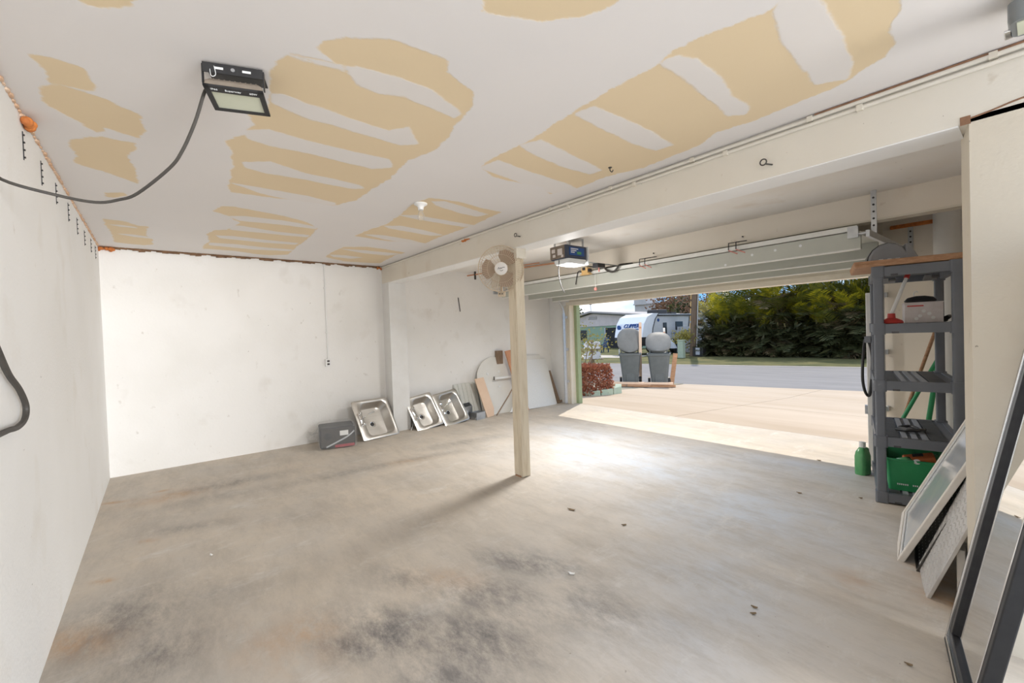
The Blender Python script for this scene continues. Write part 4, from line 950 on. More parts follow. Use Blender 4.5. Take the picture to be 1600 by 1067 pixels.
bt = lean('brown_batten', 'dark brown batten leaning beside the stippled panel', 'batten', (-5.91, 5.92, 0), (-6.08, 5.84, .62), (-.2, 1, 0))
G().bb(-.045, .045, 0, .64, 0, .02).out('batten', WOODD, bt, bevel=.002); G().bb(-.045, .085, .0, .035, .02, .05).out('foot_block', WOODD, bt)

# ------------------------------------------------------------------ shelf unit and what is on it
SHA = R(12.5)
SHL = Vector((-0.805, 4.13, 0))
SHM = Matrix.Translation(SHL) @ Matrix.Rotation(SHA, 4, 'Z')
def sh(x, y, z): return SHM @ Vector((x, y, z))
shelf = thing('shelf_unit', 'grey plastic five-tier shelf unit by the door opening', 'shelf', SHL, (0, 0, SHA))
SW, SDp = .475, .90
for px_, py_ in ((.03, .03), (SW-.03, .03), (.03, SDp-.03), (SW-.03, SDp-.03)):
    p = G(); p.loops([[(px_+x, py_+y, z) for x, y in rrect(.058, .058, .012, 3)] for z in (.01, 1.74)]); p.out('post', SHELFM, shelf, smooth=True)
TZ = [.045, .46, .875, 1.295, 1.715]
for i, zc in enumerate(TZ):
    g = G()
    h = .034
    g.bb(0, SW, 0, .03, zc-h, zc+h); g.bb(0, SW, SDp-.03, SDp, zc-h, zc+h); g.bb(0, .03, .03, SDp-.03, zc-h, zc+h); g.bb(SW-.03, SW, .03, SDp-.03, zc-h, zc+h)
    g.bb(.03, SW-.03, .03, SDp-.03, zc+h-.016, zc+h-.008)
    t = g.out('tier', SHELFM, shelf)
    for a, b in ((.045, .135), (.30, .385)):
        G().bb(a, b, .04, SDp-.04, zc+h-.008, zc+h+.001).out('deck_panel', SHELFD, t)
    for k in range(3):
        x = .15+k*.055; G().bb(x, x+.03, .04, SDp-.04, zc+h-.008, zc+h+.001).out('deck_rib', RIBL, t)
        for q in range(14): 
            y = .06+q*.058
            if k < 2 and i in (1,): G().bb(x+.033, x+.052, y, y+.03, zc+h-.0085, zc+h-.0065).out('slot', BLACK, t)
    for cx_, cy_ in ((.03, .03), (SW-.03, .03), (.03, SDp-.03), (SW-.03, SDp-.03)):
        c = G(); c.loops([[(cx_+x, cy_+y, z) for x, y in rrect(.076, .076, .014, 3)] for z in (zc-.042, zc+.040)]); c.out('collar', SHELFM, t, smooth=True)
    G().bb(.10, .14, -.002, .004, zc-h-.001, zc-h+.012).out('notch', SHELFD, t)
for x in (.10, .33):
    G().box((x, .20, 1.66), (.075, .12, .006), (R(-14), 0, 0)).out('label_sticker', STEEL, shelf)
    G().box((x+.01, .055, 1.655), (.04, .04, .02)).out('clip', BLACK, shelf)
g = G(); g.hexa([sh(-.10, -.03, 1.755), sh(SW+.0, .0, 1.755), sh(SW-.02, .62, 1.755), sh(-.13, .60, 1.755)], [sh(-.11, -.03, 1.80), sh(SW+.0, .0, 1.80), sh(SW-.02, .62, 1.80), sh(-.14, .60, 1.80)])
one(g, 'wood_slab', WOODB, 'thick rough brown wood slab lying on top of the shelf', 'wood slab', bevel=.006)
gd = thing('plastic_hood', 'grey domed plastic hood standing on the wood slab', 'hood', sh(.09, .36, 1.80), (0, 0, R(20)))
L_ = []
for k in range(9):
    a = math.pi*k/8
    L_.append((-.125*math.cos(a), .155*math.sin(a)))
G().prism(L_, .20, Matrix.Translation((0, .1, 0)) @ Matrix.Rotation(R(90), 4, 'X')).out('dome', GREYC, gd, smooth=True, bevel=.012)
G().prism([(x*1.04, y*1.04) for x, y in L_], .02, Matrix.Translation((0, -.045, 0)) @ Matrix.Rotation(R(90), 4, 'X')).out('band', BLACK, gd, smooth=True)
G().hexa([(.10, -.11, 0), (.19, -.10, 0), (.19, .08, 0), (.10, .08, 0)], [(.10, -.09, .14), (.125, -.09, .14), (.125, .06, .14), (.10, .06, .14)]).out('side_flap', GREYC, gd, bevel=.01)
for x in (-.05, 0.0, .05): G().bb(x-.012, x+.012, -.13, -.10, 0, .03).out('foot', LENSW, gd)

T1 = TZ[3]+.036
pg = thing('plunger', 'red rubber plunger with a white handle on the upper shelf', 'plunger', sh(.105, .10, T1))
G().lathe([(.066, 0), (.070, .008), (.062, .022), (.040, .034), (.024, .042), (.022, .075), (.001, .076)], 24).out('cup', REDP, pg, smooth=True)
ha = G().cyl((0, 0, .07), (.075, .12, .355), .0125, .011).out('handle', WHITE, pg, smooth=True)
G().cyl((.070, .113, .335), (.082, .132, .385), .016).out('grip', REDP, pg, smooth=True)
bx_ = thing('carton', 'grey printed carton on the upper shelf beside the plunger', 'carton', sh(.29, .30, T1), (0, 0, SHA))
G().bb(-.105, .105, -.10, .10, 0, .145).out('box', BOXC, bx_, bevel=.003)
G().bb(-.107, .107, -.102, .102, .145, .152).out('lid_flap', BOXC, bx_)
G().bb(-.09, .0, -.1015, -.1005, .12, .13).out('red_stripe', REDP, bx_)
for x, z in ((-.02, .05), (.03, .065), (-.04, .03), (.05, .035), (.0, .085)): G().lathe([(.012, 0), (.012, .001), (.001, .0012)], 10, Matrix.Translation((x, -.1005, z)) @ Matrix.Rotation(R(90), 4, 'X')).out('printed_flower', PAPER, bx_)
bag = thing('black_pouch', 'black pouch with a wire loop lying on the grey carton', 'pouch', sh(.28, .30, T1+.153), (0, 0, SHA))
G().loops([[(x*s, y*s, z) for x, y in rrect(.18, .15, .04)] for s, z in ((.9, 0), (1, .012), (.8, .036), (.3, .048))]).out('pouch', BLACK, bag, smooth=True)
G().tube([(-.03, 0, .045), (-.035, 0, .07), (-.02, 0, .085), (-.012, 0, .075)], .003, 6).out('wire_loop', WHITE, bag, smooth=True)
one(G().tube([sh(.40, .30, T1+.01), sh(.43, .26, T1+.03), sh(.44, .33, T1+.045), sh(.40, .36, T1+.02), sh(.42, .28, T1+.012)], .009, 6), 'cable_bundle', BLACK, 'small black cable bundle right of the grey carton', 'cable', smooth=True)
T3 = TZ[1]+.036
one(G().tube([sh(.13, .30, T3+.008), sh(.20, .22, T3+.02), sh(.27, .30, T3+.012), sh(.22, .40, T3+.022), sh(.15, .34, T3+.015), sh(.25, .27, T3+.02), sh(.30, .36, T3+.012)], .011, 6), 'cable_tangle', BLACK, 'tangle of black cable on the second shelf from the floor', 'cable', smooth=True)
bl = thing('broom', 'brown wooden handled broom leaning behind the shelf', 'broom', (-.93, 5.36, 0))
G().cyl((0, 0, .12), (.30, .30, 1.32), .014).out('handle', WOODB, bl, smooth=True); G().box((0, 0, .07), (.28, .05, .12), (0, 0, .3)).out('head', WOODD, bl)
gp = thing('green_pole', 'green pole slanting behind the shelf', 'pole', (-1.02, 5.30, 0))
G().cyl((0, 0, .02), (.42, .28, 1.05), .016).out('pole', GREENC, gp, smooth=True); G().cyl((0, 0, 0), (.005, .005, .03), .02).out('tip', BLACK, gp)
gp = thing('green_pole', 'green pole standing almost upright behind the shelf', 'pole', (-.73, 5.42, 0))
G().cyl((0, 0, .02), (.10, .12, .9), .020).out('pole', GREENC, gp, smooth=True); G().cyl((0, 0, 0), (.003, .005, .03), .024).out('tip', BLACK, gp)
T0 = TZ[0]+.036
cr = thing('green_crate', 'green plastic crate on the bottom shelf with oddments inside', 'crate', sh(.235, .30, T0), (0, 0, SHA))
g = G()
g.loops([[(x*s, y*s, z) for x, y in rrect(.36, .42, .025)] for s, z in ((.90, 0), (1.0, .225), (1.03, .228), (1.03, .24), (.96, .24), (.94, .22), (.86, .015))]); g.out('shell', GREENC, cr, smooth=True)
for k in range(9): G().bb(-.115+k*.011+(.02 if k > 5 else 0), -.108+k*.011+(.02 if k > 5 else 0), -.200, -.197, .045, .056).out('raised_mark', INK, cr)
for k, (x, y, r, m, lb) in enumerate(((-.06, -.10, .055, GREENG, 'green glass bottle lying in the green crate, left'), (.10, .02, .06, GREENG, 'green glass bottle lying in the green crate, right'))):
    b_ = thing('bottle', lb, 'bottle', cr.matrix_basis @ Vector((x, y, .19)), (R(70), 0, R(40+60*k)), 'bottles in the green crate')
    G().lathe([(.001, 0), (r*.8, .002), (r*.8, .10), (r*.3, .14), (r*.3, .18), (.001, .181)], 18, Matrix.Translation((0, 0, -.06))).out('glass', m, b_, smooth=True)
    G().cyl((0, 0, .12), (0, 0, .135), r*.34).out('cap', WHITE, b_)
ob = thing('orange_tool_case', 'orange case poking out of the green crate', 'case', cr.matrix_basis @ Vector((.03, -.09, .17)), (R(12), R(-14), SHA))
G().bb(-.09, .09, -.05, .05, 0, .09).out('case', ORANGE, ob, bevel=.012); G().bb(-.03, .03, -.01, .01, .09, .105).out('handle', BLACK, ob)
gb = thing('weedkiller_jug', 'green bottle with a clear neck on the floor left of the shelf', 'bottle', (-1.035, 4.82, 0), (0, 0, 1.3))
G().loops([[(x*s, y*s, z) for x, y in rrect(.13, .085, .03)] for s, z in ((.95, 0), (1, .02), (1, .16), (.85, .20), (.4, .24))]).out('body', GREENG, gb, smooth=True)
G().lathe([(.024, .235), (.024, .285), (.001, .287)], 12).out('cap', WHITE, gb); G().tube([(.03, 0, .22), (.075, 0, .21), (.075, 0, .13), (.06, 0, .09)], .012, 8).out('grip', GREENG, gb, smooth=True)
hz = [(-1.03+.10*math.cos(a)*0.35, 5.02+.02*math.sin(a*3), .93+.26*math.sin(a)) for a in [2*math.pi*k/14 for k in range(14)]]
one(G().tube(hz, .012, 8, sub=4, closed=True), 'hose_loop', BLACK, 'black hose loop hanging beside the rear of the shelf', 'hose', smooth=True)
one(G().bb(-1.035, -.985, 4.95, 5.07, 1.16, 1.22), 'hose_hanger', SHELFM, 'grey hook block holding the black hose loop', 'hook', bevel=.006)
wp = thing('sunlit_post_strip', 'tall white strip added for the sunlit look of the rear shelf post', 'board', (-1.035, 5.20, 0), (0, 0, SHA))  # stand-in strip, its white imitates sunlight on the rear post
G().bb(-.035, .03, -.02, .02, 0, 1.62).out('board', WHITE, wp, bevel=.004); G().bb(-.055, -.035, -.02, .02, .48, .56).out('latch', STEEL, wp)

# ------------------------------------------------------------------ panels by the pier and the mirror
def frame4(g, w, h, b, t0, t1):
    g.bb(-w/2, w/2, 0, b, t0, t1); g.bb(-w/2, w/2, h-b, h, t0, t1); g.bb(-w/2, -w/2+b, b, h-b, t0, t1); g.bb(w/2-b, w/2, b, h-b, t0, t1); return g
sa = lean('window_sash', 'off-white framed window sash leaning beside the shelf', 'window sash', (-.575, 3.53, 0), (-.155, 3.46, .93), (.16, -1, 0))
frame4(G(), .68, 1.12, .035, -.012, .016).out('frame', FRAMEC, sa, bevel=.004)
frame4(G(), .60, 1.04, .012, .004, .010).out('bead', WHITE, sa).location = (0, .04, 0)
G().bb(-.305, .305, .035, 1.085, -.003, .002).out('pane', PANE, sa)
bs = lean('black_screen', 'black perforated screen behind the window sash', 'screen', (-.475, 3.30, 0), (-.10, 3.26, .95), (.18, -1, 0))
G().bb(-.17, .17, 0, 1.0, -.006, .0).out('sheet', BLACK, bs)
frame4(G(), .36, 1.0, .014, -.008, .006).out('frame', DKGREY, bs)
g = G()
for i in range(8):
    for k in range(24): g.lathe([(.004, 0), (.004, .001), (.0005, .0012)], 6, Matrix.Translation((-.13+i*.037, .04+k*.038, 0)))
q = g.out('perforations', STEEL, bs); q['kind'] = 'stuff'
ss = lean('grey_sheet', 'thin grey sheet edge between screen and tread plate', 'sheet', (-.44, 3.20, 0), (-.09, 3.17, .93), (.2, -1, 0))
G().bb(-.06, .06, 0, .98, -.006, .004).out('sheet', FRAMEC, ss)
dp = lean('tread_plate', 'aluminium diamond tread plate leaning beside the pier', 'metal plate', (-.415, 3.02, 0), (-.09, 2.99, .90), (.24, -1, 0))
G().bb(-.17, .17, 0, .98, -.014, 0).out('sheet', DIAM, dp, bevel=.002)
g = G()
for i in range(11):
    for k in range(33):
        x, y = -.152+i*.0305, .016+k*.0295
        s = 1 if (i+k) % 2 else -1
        g.hexa([(x-.011, y-.007*s-.0025, 0), (x+.011, y+.007*s-.0025, 0), (x+.011, y+.007*s+.0025, 0), (x-.011, y-.007*s+.0025, 0)], [(x-.007, y-.0045*s-.001, .0022), (x+.007, y+.0045*s-.001, .0022), (x+.007, y+.0045*s+.001, .0022), (x-.007, y-.0045*s+.001, .0022)])
q = g.out('tread_pattern', DIAM, dp); q['kind'] = 'stuff'
one(G().bb(-.235, -.215, 2.875, 3.05, 0, .30), 'white_batten', WHITE, 'short white batten behind the tread plate by the pier', 'batten', bevel=.003)
one(G().bb(-.275, -.245, 2.90, 3.02, 0, .26), 'grey_batten', FRAMEC, 'short off-white batten between tread plate and pier', 'batten', bevel=.003)

mi = lean('framed_mirror', 'black framed mirror leaning at the lower right corner', 'mirror', (-.206, 2.25, 0), (-.206+.982*.19*1.5, 2.25+.189*.19*1.5, 1.5), (.189, -.982, 0))
MW, MH = .57, 1.65
fr_ = frame4(G(), MW, MH, .03, -.02, .022).out('outer_frame', BLACK, mi, bevel=.004)
frame4(G(), MW-.056, MH-.056, .010, .0, .026).out('silver_bead', CHROME, mi, bevel=.002).location = (0, .028, 0)
frame4(G(), MW-.074, MH-.074, .030, -.01, .017).out('inner_frame', BLACKM, mi, bevel=.003).location = (0, .037, 0)
G().bb(-MW/2+.06, MW/2-.06, .06, MH-.06, -.004, .003).out('glass', MIRROR, mi)

# ------------------------------------------------------------------ small litter on the floor
def leaf(name, mat, label, x, y, r, a, cat='leaf', group=None):
    o = G(); n = 10
    lo_, hi_ = [], []
    for k in range(n):
        t = 2*math.pi*k/n; rr = r*(1 if k % 2 else .72)
        px_, py_ = rr*math.cos(t), rr*.42*math.sin(t)
        lo_.append((px_, py_, .001+.006*abs(math.cos(t)))); hi_.append((px_, py_, .003+.008*abs(math.cos(t))))
    o.loops([lo_, hi_]); ob_ = o.out(name, mat, loc=(x, y, 0), rot=(0, 0, a)); return tag(ob_, label, cat, group)
leaf('leaf', LEAFD, 'curled brown leaf on the floor right of the post foot', -2.285, 2.391, 0.035, 0.3, 'leaf')
leaf('leaf', LEAFD, 'small dark leaf on the pale floor toward the door', -1.855, 2.458, 0.02, 1.0, 'leaf')
leaf('paper_scrap', PAPER, 'white paper scrap on the floor amid the dark stains', -1.685, 1.747, 0.022, 0.4, 'paper')
leaf('leaf', LEAFD, 'brown leaf crumb on the right floor, farther of two', -0.891, 2.170, 0.016, 0.2, 'leaf')
leaf('leaf', LEAFD, 'brown leaf crumb on the right floor, nearer of two', -0.876, 2.117, 0.016, 0.9, 'leaf')
leaf('leaf', LEAFD, 'tiny dark leaf halfway to the shelf', -1.251, 3.926, 0.02, 0.1, 'leaf')
leaf('leaf', LEAFD, 'tiny dark speck of leaf in front of the shelf', -0.902, 4.127, 0.014, 0.5, 'leaf')
leaf('leaf', LEAFD, 'dark leaf scrap in front of the mirror', -0.348, 2.235, 0.014, 0.2, 'leaf')
leaf('paper_scrap', PAPER, 'pale paper fleck on the floor left of the stains', -3.393, 0.221, 0.018, 0.2, 'paper')
leaf('leaf', LEAFD, 'brown leaf in the sun at the door threshold', -1.415, 4.998, 0.02, 0.2, 'leaf')

# ------------------------------------------------------------------ by the driveway
def zg(x, y): return zdrive(y) if x > -6.95 else -.08+(ZG+.09)*min(1, max(0, (y-6.2)/6.0))
def leaf_cloud(name, mat, parent, n, fn, size, seed, wf=.28):
    """many small bent leaves placed by fn(rng) -> (point, outward direction)"""
    rg = random.Random(seed); V, F = [], []
    for i in range(n):
        p, d = fn(rg)
        d = (Vector(d)+Vector((rg.uniform(-.8, .8), rg.uniform(-.8, .8), rg.uniform(-.5, .9)))).normalized()
        s = d.cross(Vector((rg.uniform(-1, 1), rg.uniform(-1, 1), rg.uniform(-1, 1)))).normalized()
        l = size*rg.uniform(.6, 1.3); w = l*wf; b = len(V)
        p = Vector(p); V += [p, p+d*l*.5+s*w, p+d*l, p+d*l*.5-s*w]; F.append((b, b+1, b+2, b+3))
    me = bpy.data.meshes.new(name); me.from_pydata([tuple(v) for v in V], [], F); me.materials.append(mat)
    o = bpy.data.objects.new(name, me); COL.objects.link(o); o.parent = parent; o['kind'] = 'stuff'
    return o
sh_ = thing('clipped_shrub', 'rust-red clipped shrub beside the driveway edge', 'shrub', (-6.72, 7.62, zg(-6.72, 7.62)-.02))
def fn(rg):
    u, v, w = rg.uniform(-1, 1), rg.uniform(-1, 1), rg.uniform(-1, 1)
    k = rg.choice((0, 1, 2)); 
    if k == 0: u = math.copysign(1, u)*rg.uniform(.75, 1)
    elif k == 1: v = math.copysign(1, v)*rg.uniform(.75, 1)
    else: w = rg.uniform(.7, 1)
    return (u*.46*(1-.12*abs(w)), v*.46*(1-.12*abs(w)), .34+w*.32), (u*.6, v*.6, w*.5)
leaf_cloud('foliage', SHRUBR, sh_, 5200, fn, .07, 3)
for k in range(7): G().tube([(random.uniform(-.1, .1), random.uniform(-.1, .1), 0), (random.uniform(-.25, .25), random.uniform(-.25, .25), .3), (random.uniform(-.38, .38), random.uniform(-.38, .38), .58)], .009, 5, sub=2).out('stem', TWIG, sh_)
bt_ = thing('bare_shrub', 'twiggy shrub with sparse yellow leaves behind the red shrub', 'shrub', (-7.75, 8.65, zg(-7.75, 8.65)))
rg = random.Random(5); TIPS = []
for k in range(9):
    a = rg.uniform(0, 6.28); r = rg.uniform(.15, .55); h = rg.uniform(1.0, 1.75)
    p1 = (r*.4*math.cos(a), r*.4*math.sin(a), h*.45); p2 = (r*math.cos(a+.3), r*math.sin(a+.3), h)
    G().tube([(0.03*math.cos(a), .03*math.sin(a), 0), p1, p2], [.022, .018, .013, .010, .007], 5, sub=3).out('branch', TWIG, bt_)
    for q in range(3):
        e_ = (p2[0]+rg.uniform(-.25, .25), p2[1]+rg.uniform(-.25, .25), h*rg.uniform(.7, 1.12)); TIPS.append(e_)
        f_ = rg.uniform(.4, .9); m_ = tuple(p1[i]+(p2[i]-p1[i])*f_ for i in range(3))
        G().tube([m_, e_], .005, 4, sub=1).out('twig', TWIG, bt_)
leaf_cloud('leaves', LEAFY, bt_, 700, lambda rg: (tuple(c+rg.gauss(0, .13) for c in rg.choice(TIPS)), (0, 0, -.3)), .07, 9)
ed = thing('block_edging', 'pale green concrete blocks edging the bed by the red shrub', 'edging', (-6.5, 8.1, zg(-6.5, 8.1)))
for k, (x, y, a) in enumerate(((-6.36, 7.42, 1.45), (-6.33, 7.84, 1.52), (-6.37, 8.26, 1.75), (-6.55, 8.62, 2.2))):
    G().box((x+6.5, y-8.1, .06), (.39, .15, .17), (0, 0, a)).out('block', BLOCKG, ed, bevel=.012)

# ------------------------------------------------------------------ wheelie bins and scrap timber at the kerb
def bin_(label, x, y, rz, lid_open):
    t = thing('wheelie_bin', label, 'bin', (x, y, zg(x, y)), (0, 0, rz), 'grey wheelie bins by the street')
    g = G(); g.loops([[(a*s, b*s2+oy, z) for a, b in rrect(.60, .64, .07)] for s, s2, oy, z in ((.72, .74, .0, .05), (.76, .78, 0, .25), (.98, .98, 0, .88), (1.06, 1.05, 0, .885), (1.06, 1.05, 0, .94), (.98, .97, 0, .94), (.95, .94, 0, .90), (.72, .70, 0, .12))])
    body = g.out('body', BIN, t, smooth=True)
    G().bb(-.12, .12, -.262, -.245, .12, .62).out('front_rib', BIN, body, bevel=.01)
    G().cyl((-.24, .34, 1.0), (.24, .34, 1.0), .018).out('handle', BIN, t, smooth=True)
    for s in (-1, 1):
        G().cyl((s*.24, .26, .12), (s*.31, .26, .12), .12, seg=20).out('wheel', BLACK, t, smooth=True)
        G().bb(s*.24-.015, s*.24+.015, .30, .36, .86, 1.02).out('handle_arm', BIN, t)
    L = []
    for s, z in ((1.0, 0), (1.02, .02), (.97, .06), (.75, .095), (.3, .11)):
        L.append([(x_*s, y_*s, z) for x_, y_ in rrect(.70, .74, .30, 7, 0, .37)])
    g = G(); g.loops(L, cap0=False)
    lid = g.out('lid', LIDIN, t, smooth=True)
    so_ = lid.modifiers.new('thick', 'SOLIDIFY'); so_.thickness = .012
    lid.location = (0, .31, .93); lid.rotation_euler = (R(lid_open), 0, 0)
    return t
bin_('grey wheelie bin with lid flung upright, left of the two', -7.72, 10.75, R(36), 78)
bin_('grey wheelie bin with lid tipped back in sun, right of the two', -6.98, 11.08, R(33), 52)
for k, (x, y, z, l, a, m, lb) in enumerate(((-7.55, 10.15, 0, 1.5, .42, WOODB, 'weathered plank on the ground in front of the left bin'), (-7.15, 10.42, .07, 1.7, .50, WOODP, 'paler plank lying across the other planks by the bins'), (-6.85, 10.62, 0, 1.1, .62, WOODB, 'short brown plank on the ground by the right bin'), (-7.9, 10.1, .0, 1.0, .2, WOODD, 'dark plank end poking out left of the bins'))):
    t = thing('scrap_plank', lb, 'plank', (x, y, zg(x, y)+z), (R(-2), 0, a), 'scrap planks by the bins')
    G().bb(-l/2, l/2, -.06, .06, .01, .07).out('timber', m, t, bevel=.004)
    G().cyl((l*.35, 0, .07), (l*.35, 0, .075), .008, seg=8).out('nail', STEEL, t)
for k, (x, y, h, a, lb) in enumerate(((-7.62, 11.10, 1.85, .02, 'tall pale board standing in the left bin'), (-6.80, 11.40, .95, .14, 'brown board standing beside the right bin'), (-7.28, 11.95, 1.70, -.02, 'thin pale stick standing behind the right bin'))):
    t = thing('scrap_board', lb, 'board', (x, y, zg(x, y)), (0, a, .6), 'scrap boards standing by the bins')
    w_ = (.04, .06, .03)[k]
    G().bb(-w_, w_, -.012, .012, 0, h).out('board', (WOODP, WOODB, BOARDW)[k], t)
    G().bb(-w_*.8, w_*.8, -.014, .014, h*.9, h*.93).out('tape', WOODO, t)

# ------------------------------------------------------------------ mailboxes across the bed
mp_ = thing('mailbox_stand', 'grey wooden stand carrying the four mailboxes', 'stand', (-9.65, 11.35, zg(-9.65, 11.35)), (0, 0, R(38)))
G().bb(-.06, .06, -.06, .06, 0, 1.35).out('post', TWIG, mp_, bevel=.005)
for z in (.72, 1.06): G().bb(-.36, .36, -.16, .20, z-.025, z).out('shelf', TWIG, mp_)
MB = [('upper left', -.23, 1.06), ('upper right', .23, 1.06), ('lower left', -.23, .72), ('lower right', .23, .72)]
m0 = None
for lb, x, z in MB:
    if m0 is None:
        m0 = thing('mailbox', '', 'mailbox', group='white mailboxes on the stand')
        P_ = [(-.13, 0), (.13, 0), (.13, .14)]+[(.13*math.cos(math.pi*k/8), .14+.10*math.sin(math.pi*k/8)) for k in range(1, 8)]+[(-.13, .14)]
        G().prism(P_, .46, Matrix.Translation((0, .22, 0)) @ Matrix.Rotation(R(90), 4, 'X')).out('body', MAILW, m0)
        d_ = G().prism([(a*.93, .008+b*.93) for a, b in P_], .012, Matrix.Translation((0, -.24, 0)) @ Matrix.Rotation(R(90), 4, 'X')).out('door', MAILW, m0)
        G().bb(-.02, .02, -.265, -.25, .19, .205).out('knob', STEEL, d_)
        m_ = m0
    else: m_ = copy_tree(m0)
    m_.location = mp_.matrix_basis @ Vector((x*.62, 0, z)); m_.rotation_euler = (0, 0, R(38)); m_['label'] = 'white domed mailbox, %s of the four' % lb

# ------------------------------------------------------------------ across the street
ZL = ZG+.03
pole = thing('utility_pole', 'brown wooden utility pole leaning slightly on the verge', 'utility pole', (-13.0, 24.2, ZL), (R(-1.0), R(3.0), 0))
G().cyl((0, 0, 0), (0, 0, 9.5), .19, .14, seg=16).out('pole', POLEM, pole, smooth=True)
G().cyl((.24, -.06, 0), (.20, -.06, 8), .03, seg=8).out('cable_conduit', STEEL, pole, smooth=True)
for k in range(6): G().bb(-.20, -.16, -.12, -.07, 1.2+k*.42, 1.5+k*.42).out('tag_plate', YELLOW, pole)
wb_ = thing('meter_box', 'small dark utility box at the foot of the pole', 'utility box', (-12.55, 24.1, ZL))
G().bb(-.3, .3, -.2, .2, 0, .5).out('box', RVK, wb_, bevel=.03); G().bb(-.12, .12, -.215, -.2, .1, .5).out('front_label', FENCEW, wb_)
gpz = thing('utility_pedestal', 'pale green utility pedestal on the lawn left of the pole', 'utility box', (-12.75, 22.5, ZL))
G().bb(-.16, .16, -.14, .14, 0, .95).out('cabinet', BLOCKG, gpz, bevel=.02); G().bb(-.18, .18, -.16, .16, .95, 1.0).out('cap', BLOCKG, gpz, bevel=.01)
yb = thing('yellow_bush', 'small yellow-leaved bush behind the pedestal', 'bush', (-13.0, 23.2, ZL))
leaf_cloud('foliage', LEAFY, yb, 500, lambda rg: ((rg.gauss(0, .24), rg.gauss(0, .24), 1.1+rg.gauss(0, .18)), (0, 0, .5)), .14, 4)
for k in range(4): G().cyl((0, 0, 0), (rg.uniform(-.3, .3), rg.uniform(-.3, .3), 1.3), .02, seg=6).out('stem', TWIG, yb)

# palms: fronds share four meshes, every frond is an object of its own
def frond_mesh(name, mat, L, droop, seed):
    rg = random.Random(seed); V, F = [], []
    def add(p, d, s, l, w):
        b = len(V); V.extend([p-s*w*.3, p+s*w*.3, p+d*l*.55+s*w, p+d*l, p+d*l*.55-s*w]); F.append((b, b+1, b+2, b+3, b+4))
    pts = []
    for k in range(13):
        t = k/12; pts.append(Vector((L*t*(1-.12*t), 0, L*(.55*t-droop*t*t))))
    for k in range(12):
        a, c = pts[k], pts[k+1]; w = .022*(1-k/13); b = len(V)
        V.extend([a+Vector((0, w, 0)), a-Vector((0, w, 0)), c-Vector((0, w, 0)), c+Vector((0, w, 0))]); F.append((b, b+1, b+2, b+3))
        if k < 2: continue
        d = (c-a).normalized()
        for q in range(2):
            p = a.lerp(c, q/2)
            for sg in (-1, 1):
                t = (k+q/2)/12
                dd = (d*.75+Vector((0, sg*1.0, .25+rg.uniform(-.2, .2)))).normalized()
                dd.z -= .15
                add(p, dd, d, L*.36*math.sin(math.pi*min(1, .18+t*.8))*rg.uniform(.75, 1.2), .030)
    me = bpy.data.meshes.new(name); me.from_pydata([tuple(v) for v in V], [], F); me.materials.append(mat); return me
FM = [frond_mesh('frond', PALM_G, 1.9, .25, 1), frond_mesh('frond', PALM_Y, 1.7, .08, 2), frond_mesh('frond', PALM_D, 1.9, .6, 3), frond_mesh('frond', PALM_B, 1.7, .7, 4)]
stem_me = G(); stem_me.tube([(0, 0, 0), (.02, .01, .9), (.05, .02, 1.9)], [.05, .045, .04, .035], 7, sub=3)
stem_o = stem_me.out('stem', STEMP); stem_data = stem_o.data; bpy.data.objects.remove(stem_o)
rg = random.Random(21)
PALMS = []
for k in range(11): PALMS.append((-12.3+k*.84+rg.uniform(-.15, .15), 25.6+rg.uniform(-.3, .3)+.03*k, rg.uniform(.92, 1.15)))
for k in range(8): PALMS.append((-11.9+k*1.15+rg.uniform(-.2, .2), 26.8+rg.uniform(-.3, .3), (1.15, 1.7, 1.9, 1.2, 1.9, 1.25, 1.9, 1.8)[k]))
for n_, (x, y, sc) in enumerate(PALMS):
    row = 'front' if n_ < 11 else 'back'; num = n_+1 if n_ < 11 else n_-10
    w_ = ['first', 'second', 'third', 'fourth', 'fifth', 'sixth', 'seventh', 'eighth', 'ninth', 'tenth', 'eleventh'][num-1]
    t = thing('areca_palm', 'bushy palm in the street hedge, %s from the pole in the %s row' % (w_, row), 'palm', (x, y, ZL), (0, 0, rg.uniform(0, 6.28)), 'palm hedge across the street')
    t.scale = (sc, sc, sc)
    for q in range(4):
        s_ = bpy.data.objects.new('stem', stem_data); COL.objects.link(s_); s_.parent = t
        a = q*1.57+rg.uniform(-.4, .4); s_.location = (.16*math.cos(a), .16*math.sin(a), 0); s_.rotation_euler = (rg.uniform(-.12, .12), rg.uniform(.0, .2), a)
    for q in range(46):
        z = rg.choice((.15, .3, .5, .7, .9, 1.2, 1.5, 1.75, 1.95, 2.05))+rg.uniform(-.1, .1)
        a = q*2.4+rg.uniform(-.3, .3)
        up = z/2.1
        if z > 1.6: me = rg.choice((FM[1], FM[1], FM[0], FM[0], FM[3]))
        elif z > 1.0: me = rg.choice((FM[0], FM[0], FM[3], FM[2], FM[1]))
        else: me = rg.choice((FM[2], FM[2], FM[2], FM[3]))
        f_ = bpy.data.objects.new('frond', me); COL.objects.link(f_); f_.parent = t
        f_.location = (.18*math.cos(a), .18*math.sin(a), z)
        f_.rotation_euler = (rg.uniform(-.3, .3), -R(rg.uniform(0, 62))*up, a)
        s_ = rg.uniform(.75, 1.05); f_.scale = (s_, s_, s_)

    u_ = leaf_cloud('undergrowth', PALM_D, t, 700, lambda rg: ((rg.gauss(0, .38), rg.gauss(0, .38), abs(rg.gauss(0, .75))), (0, 0, -.3)), .65, 100+n_, .09)
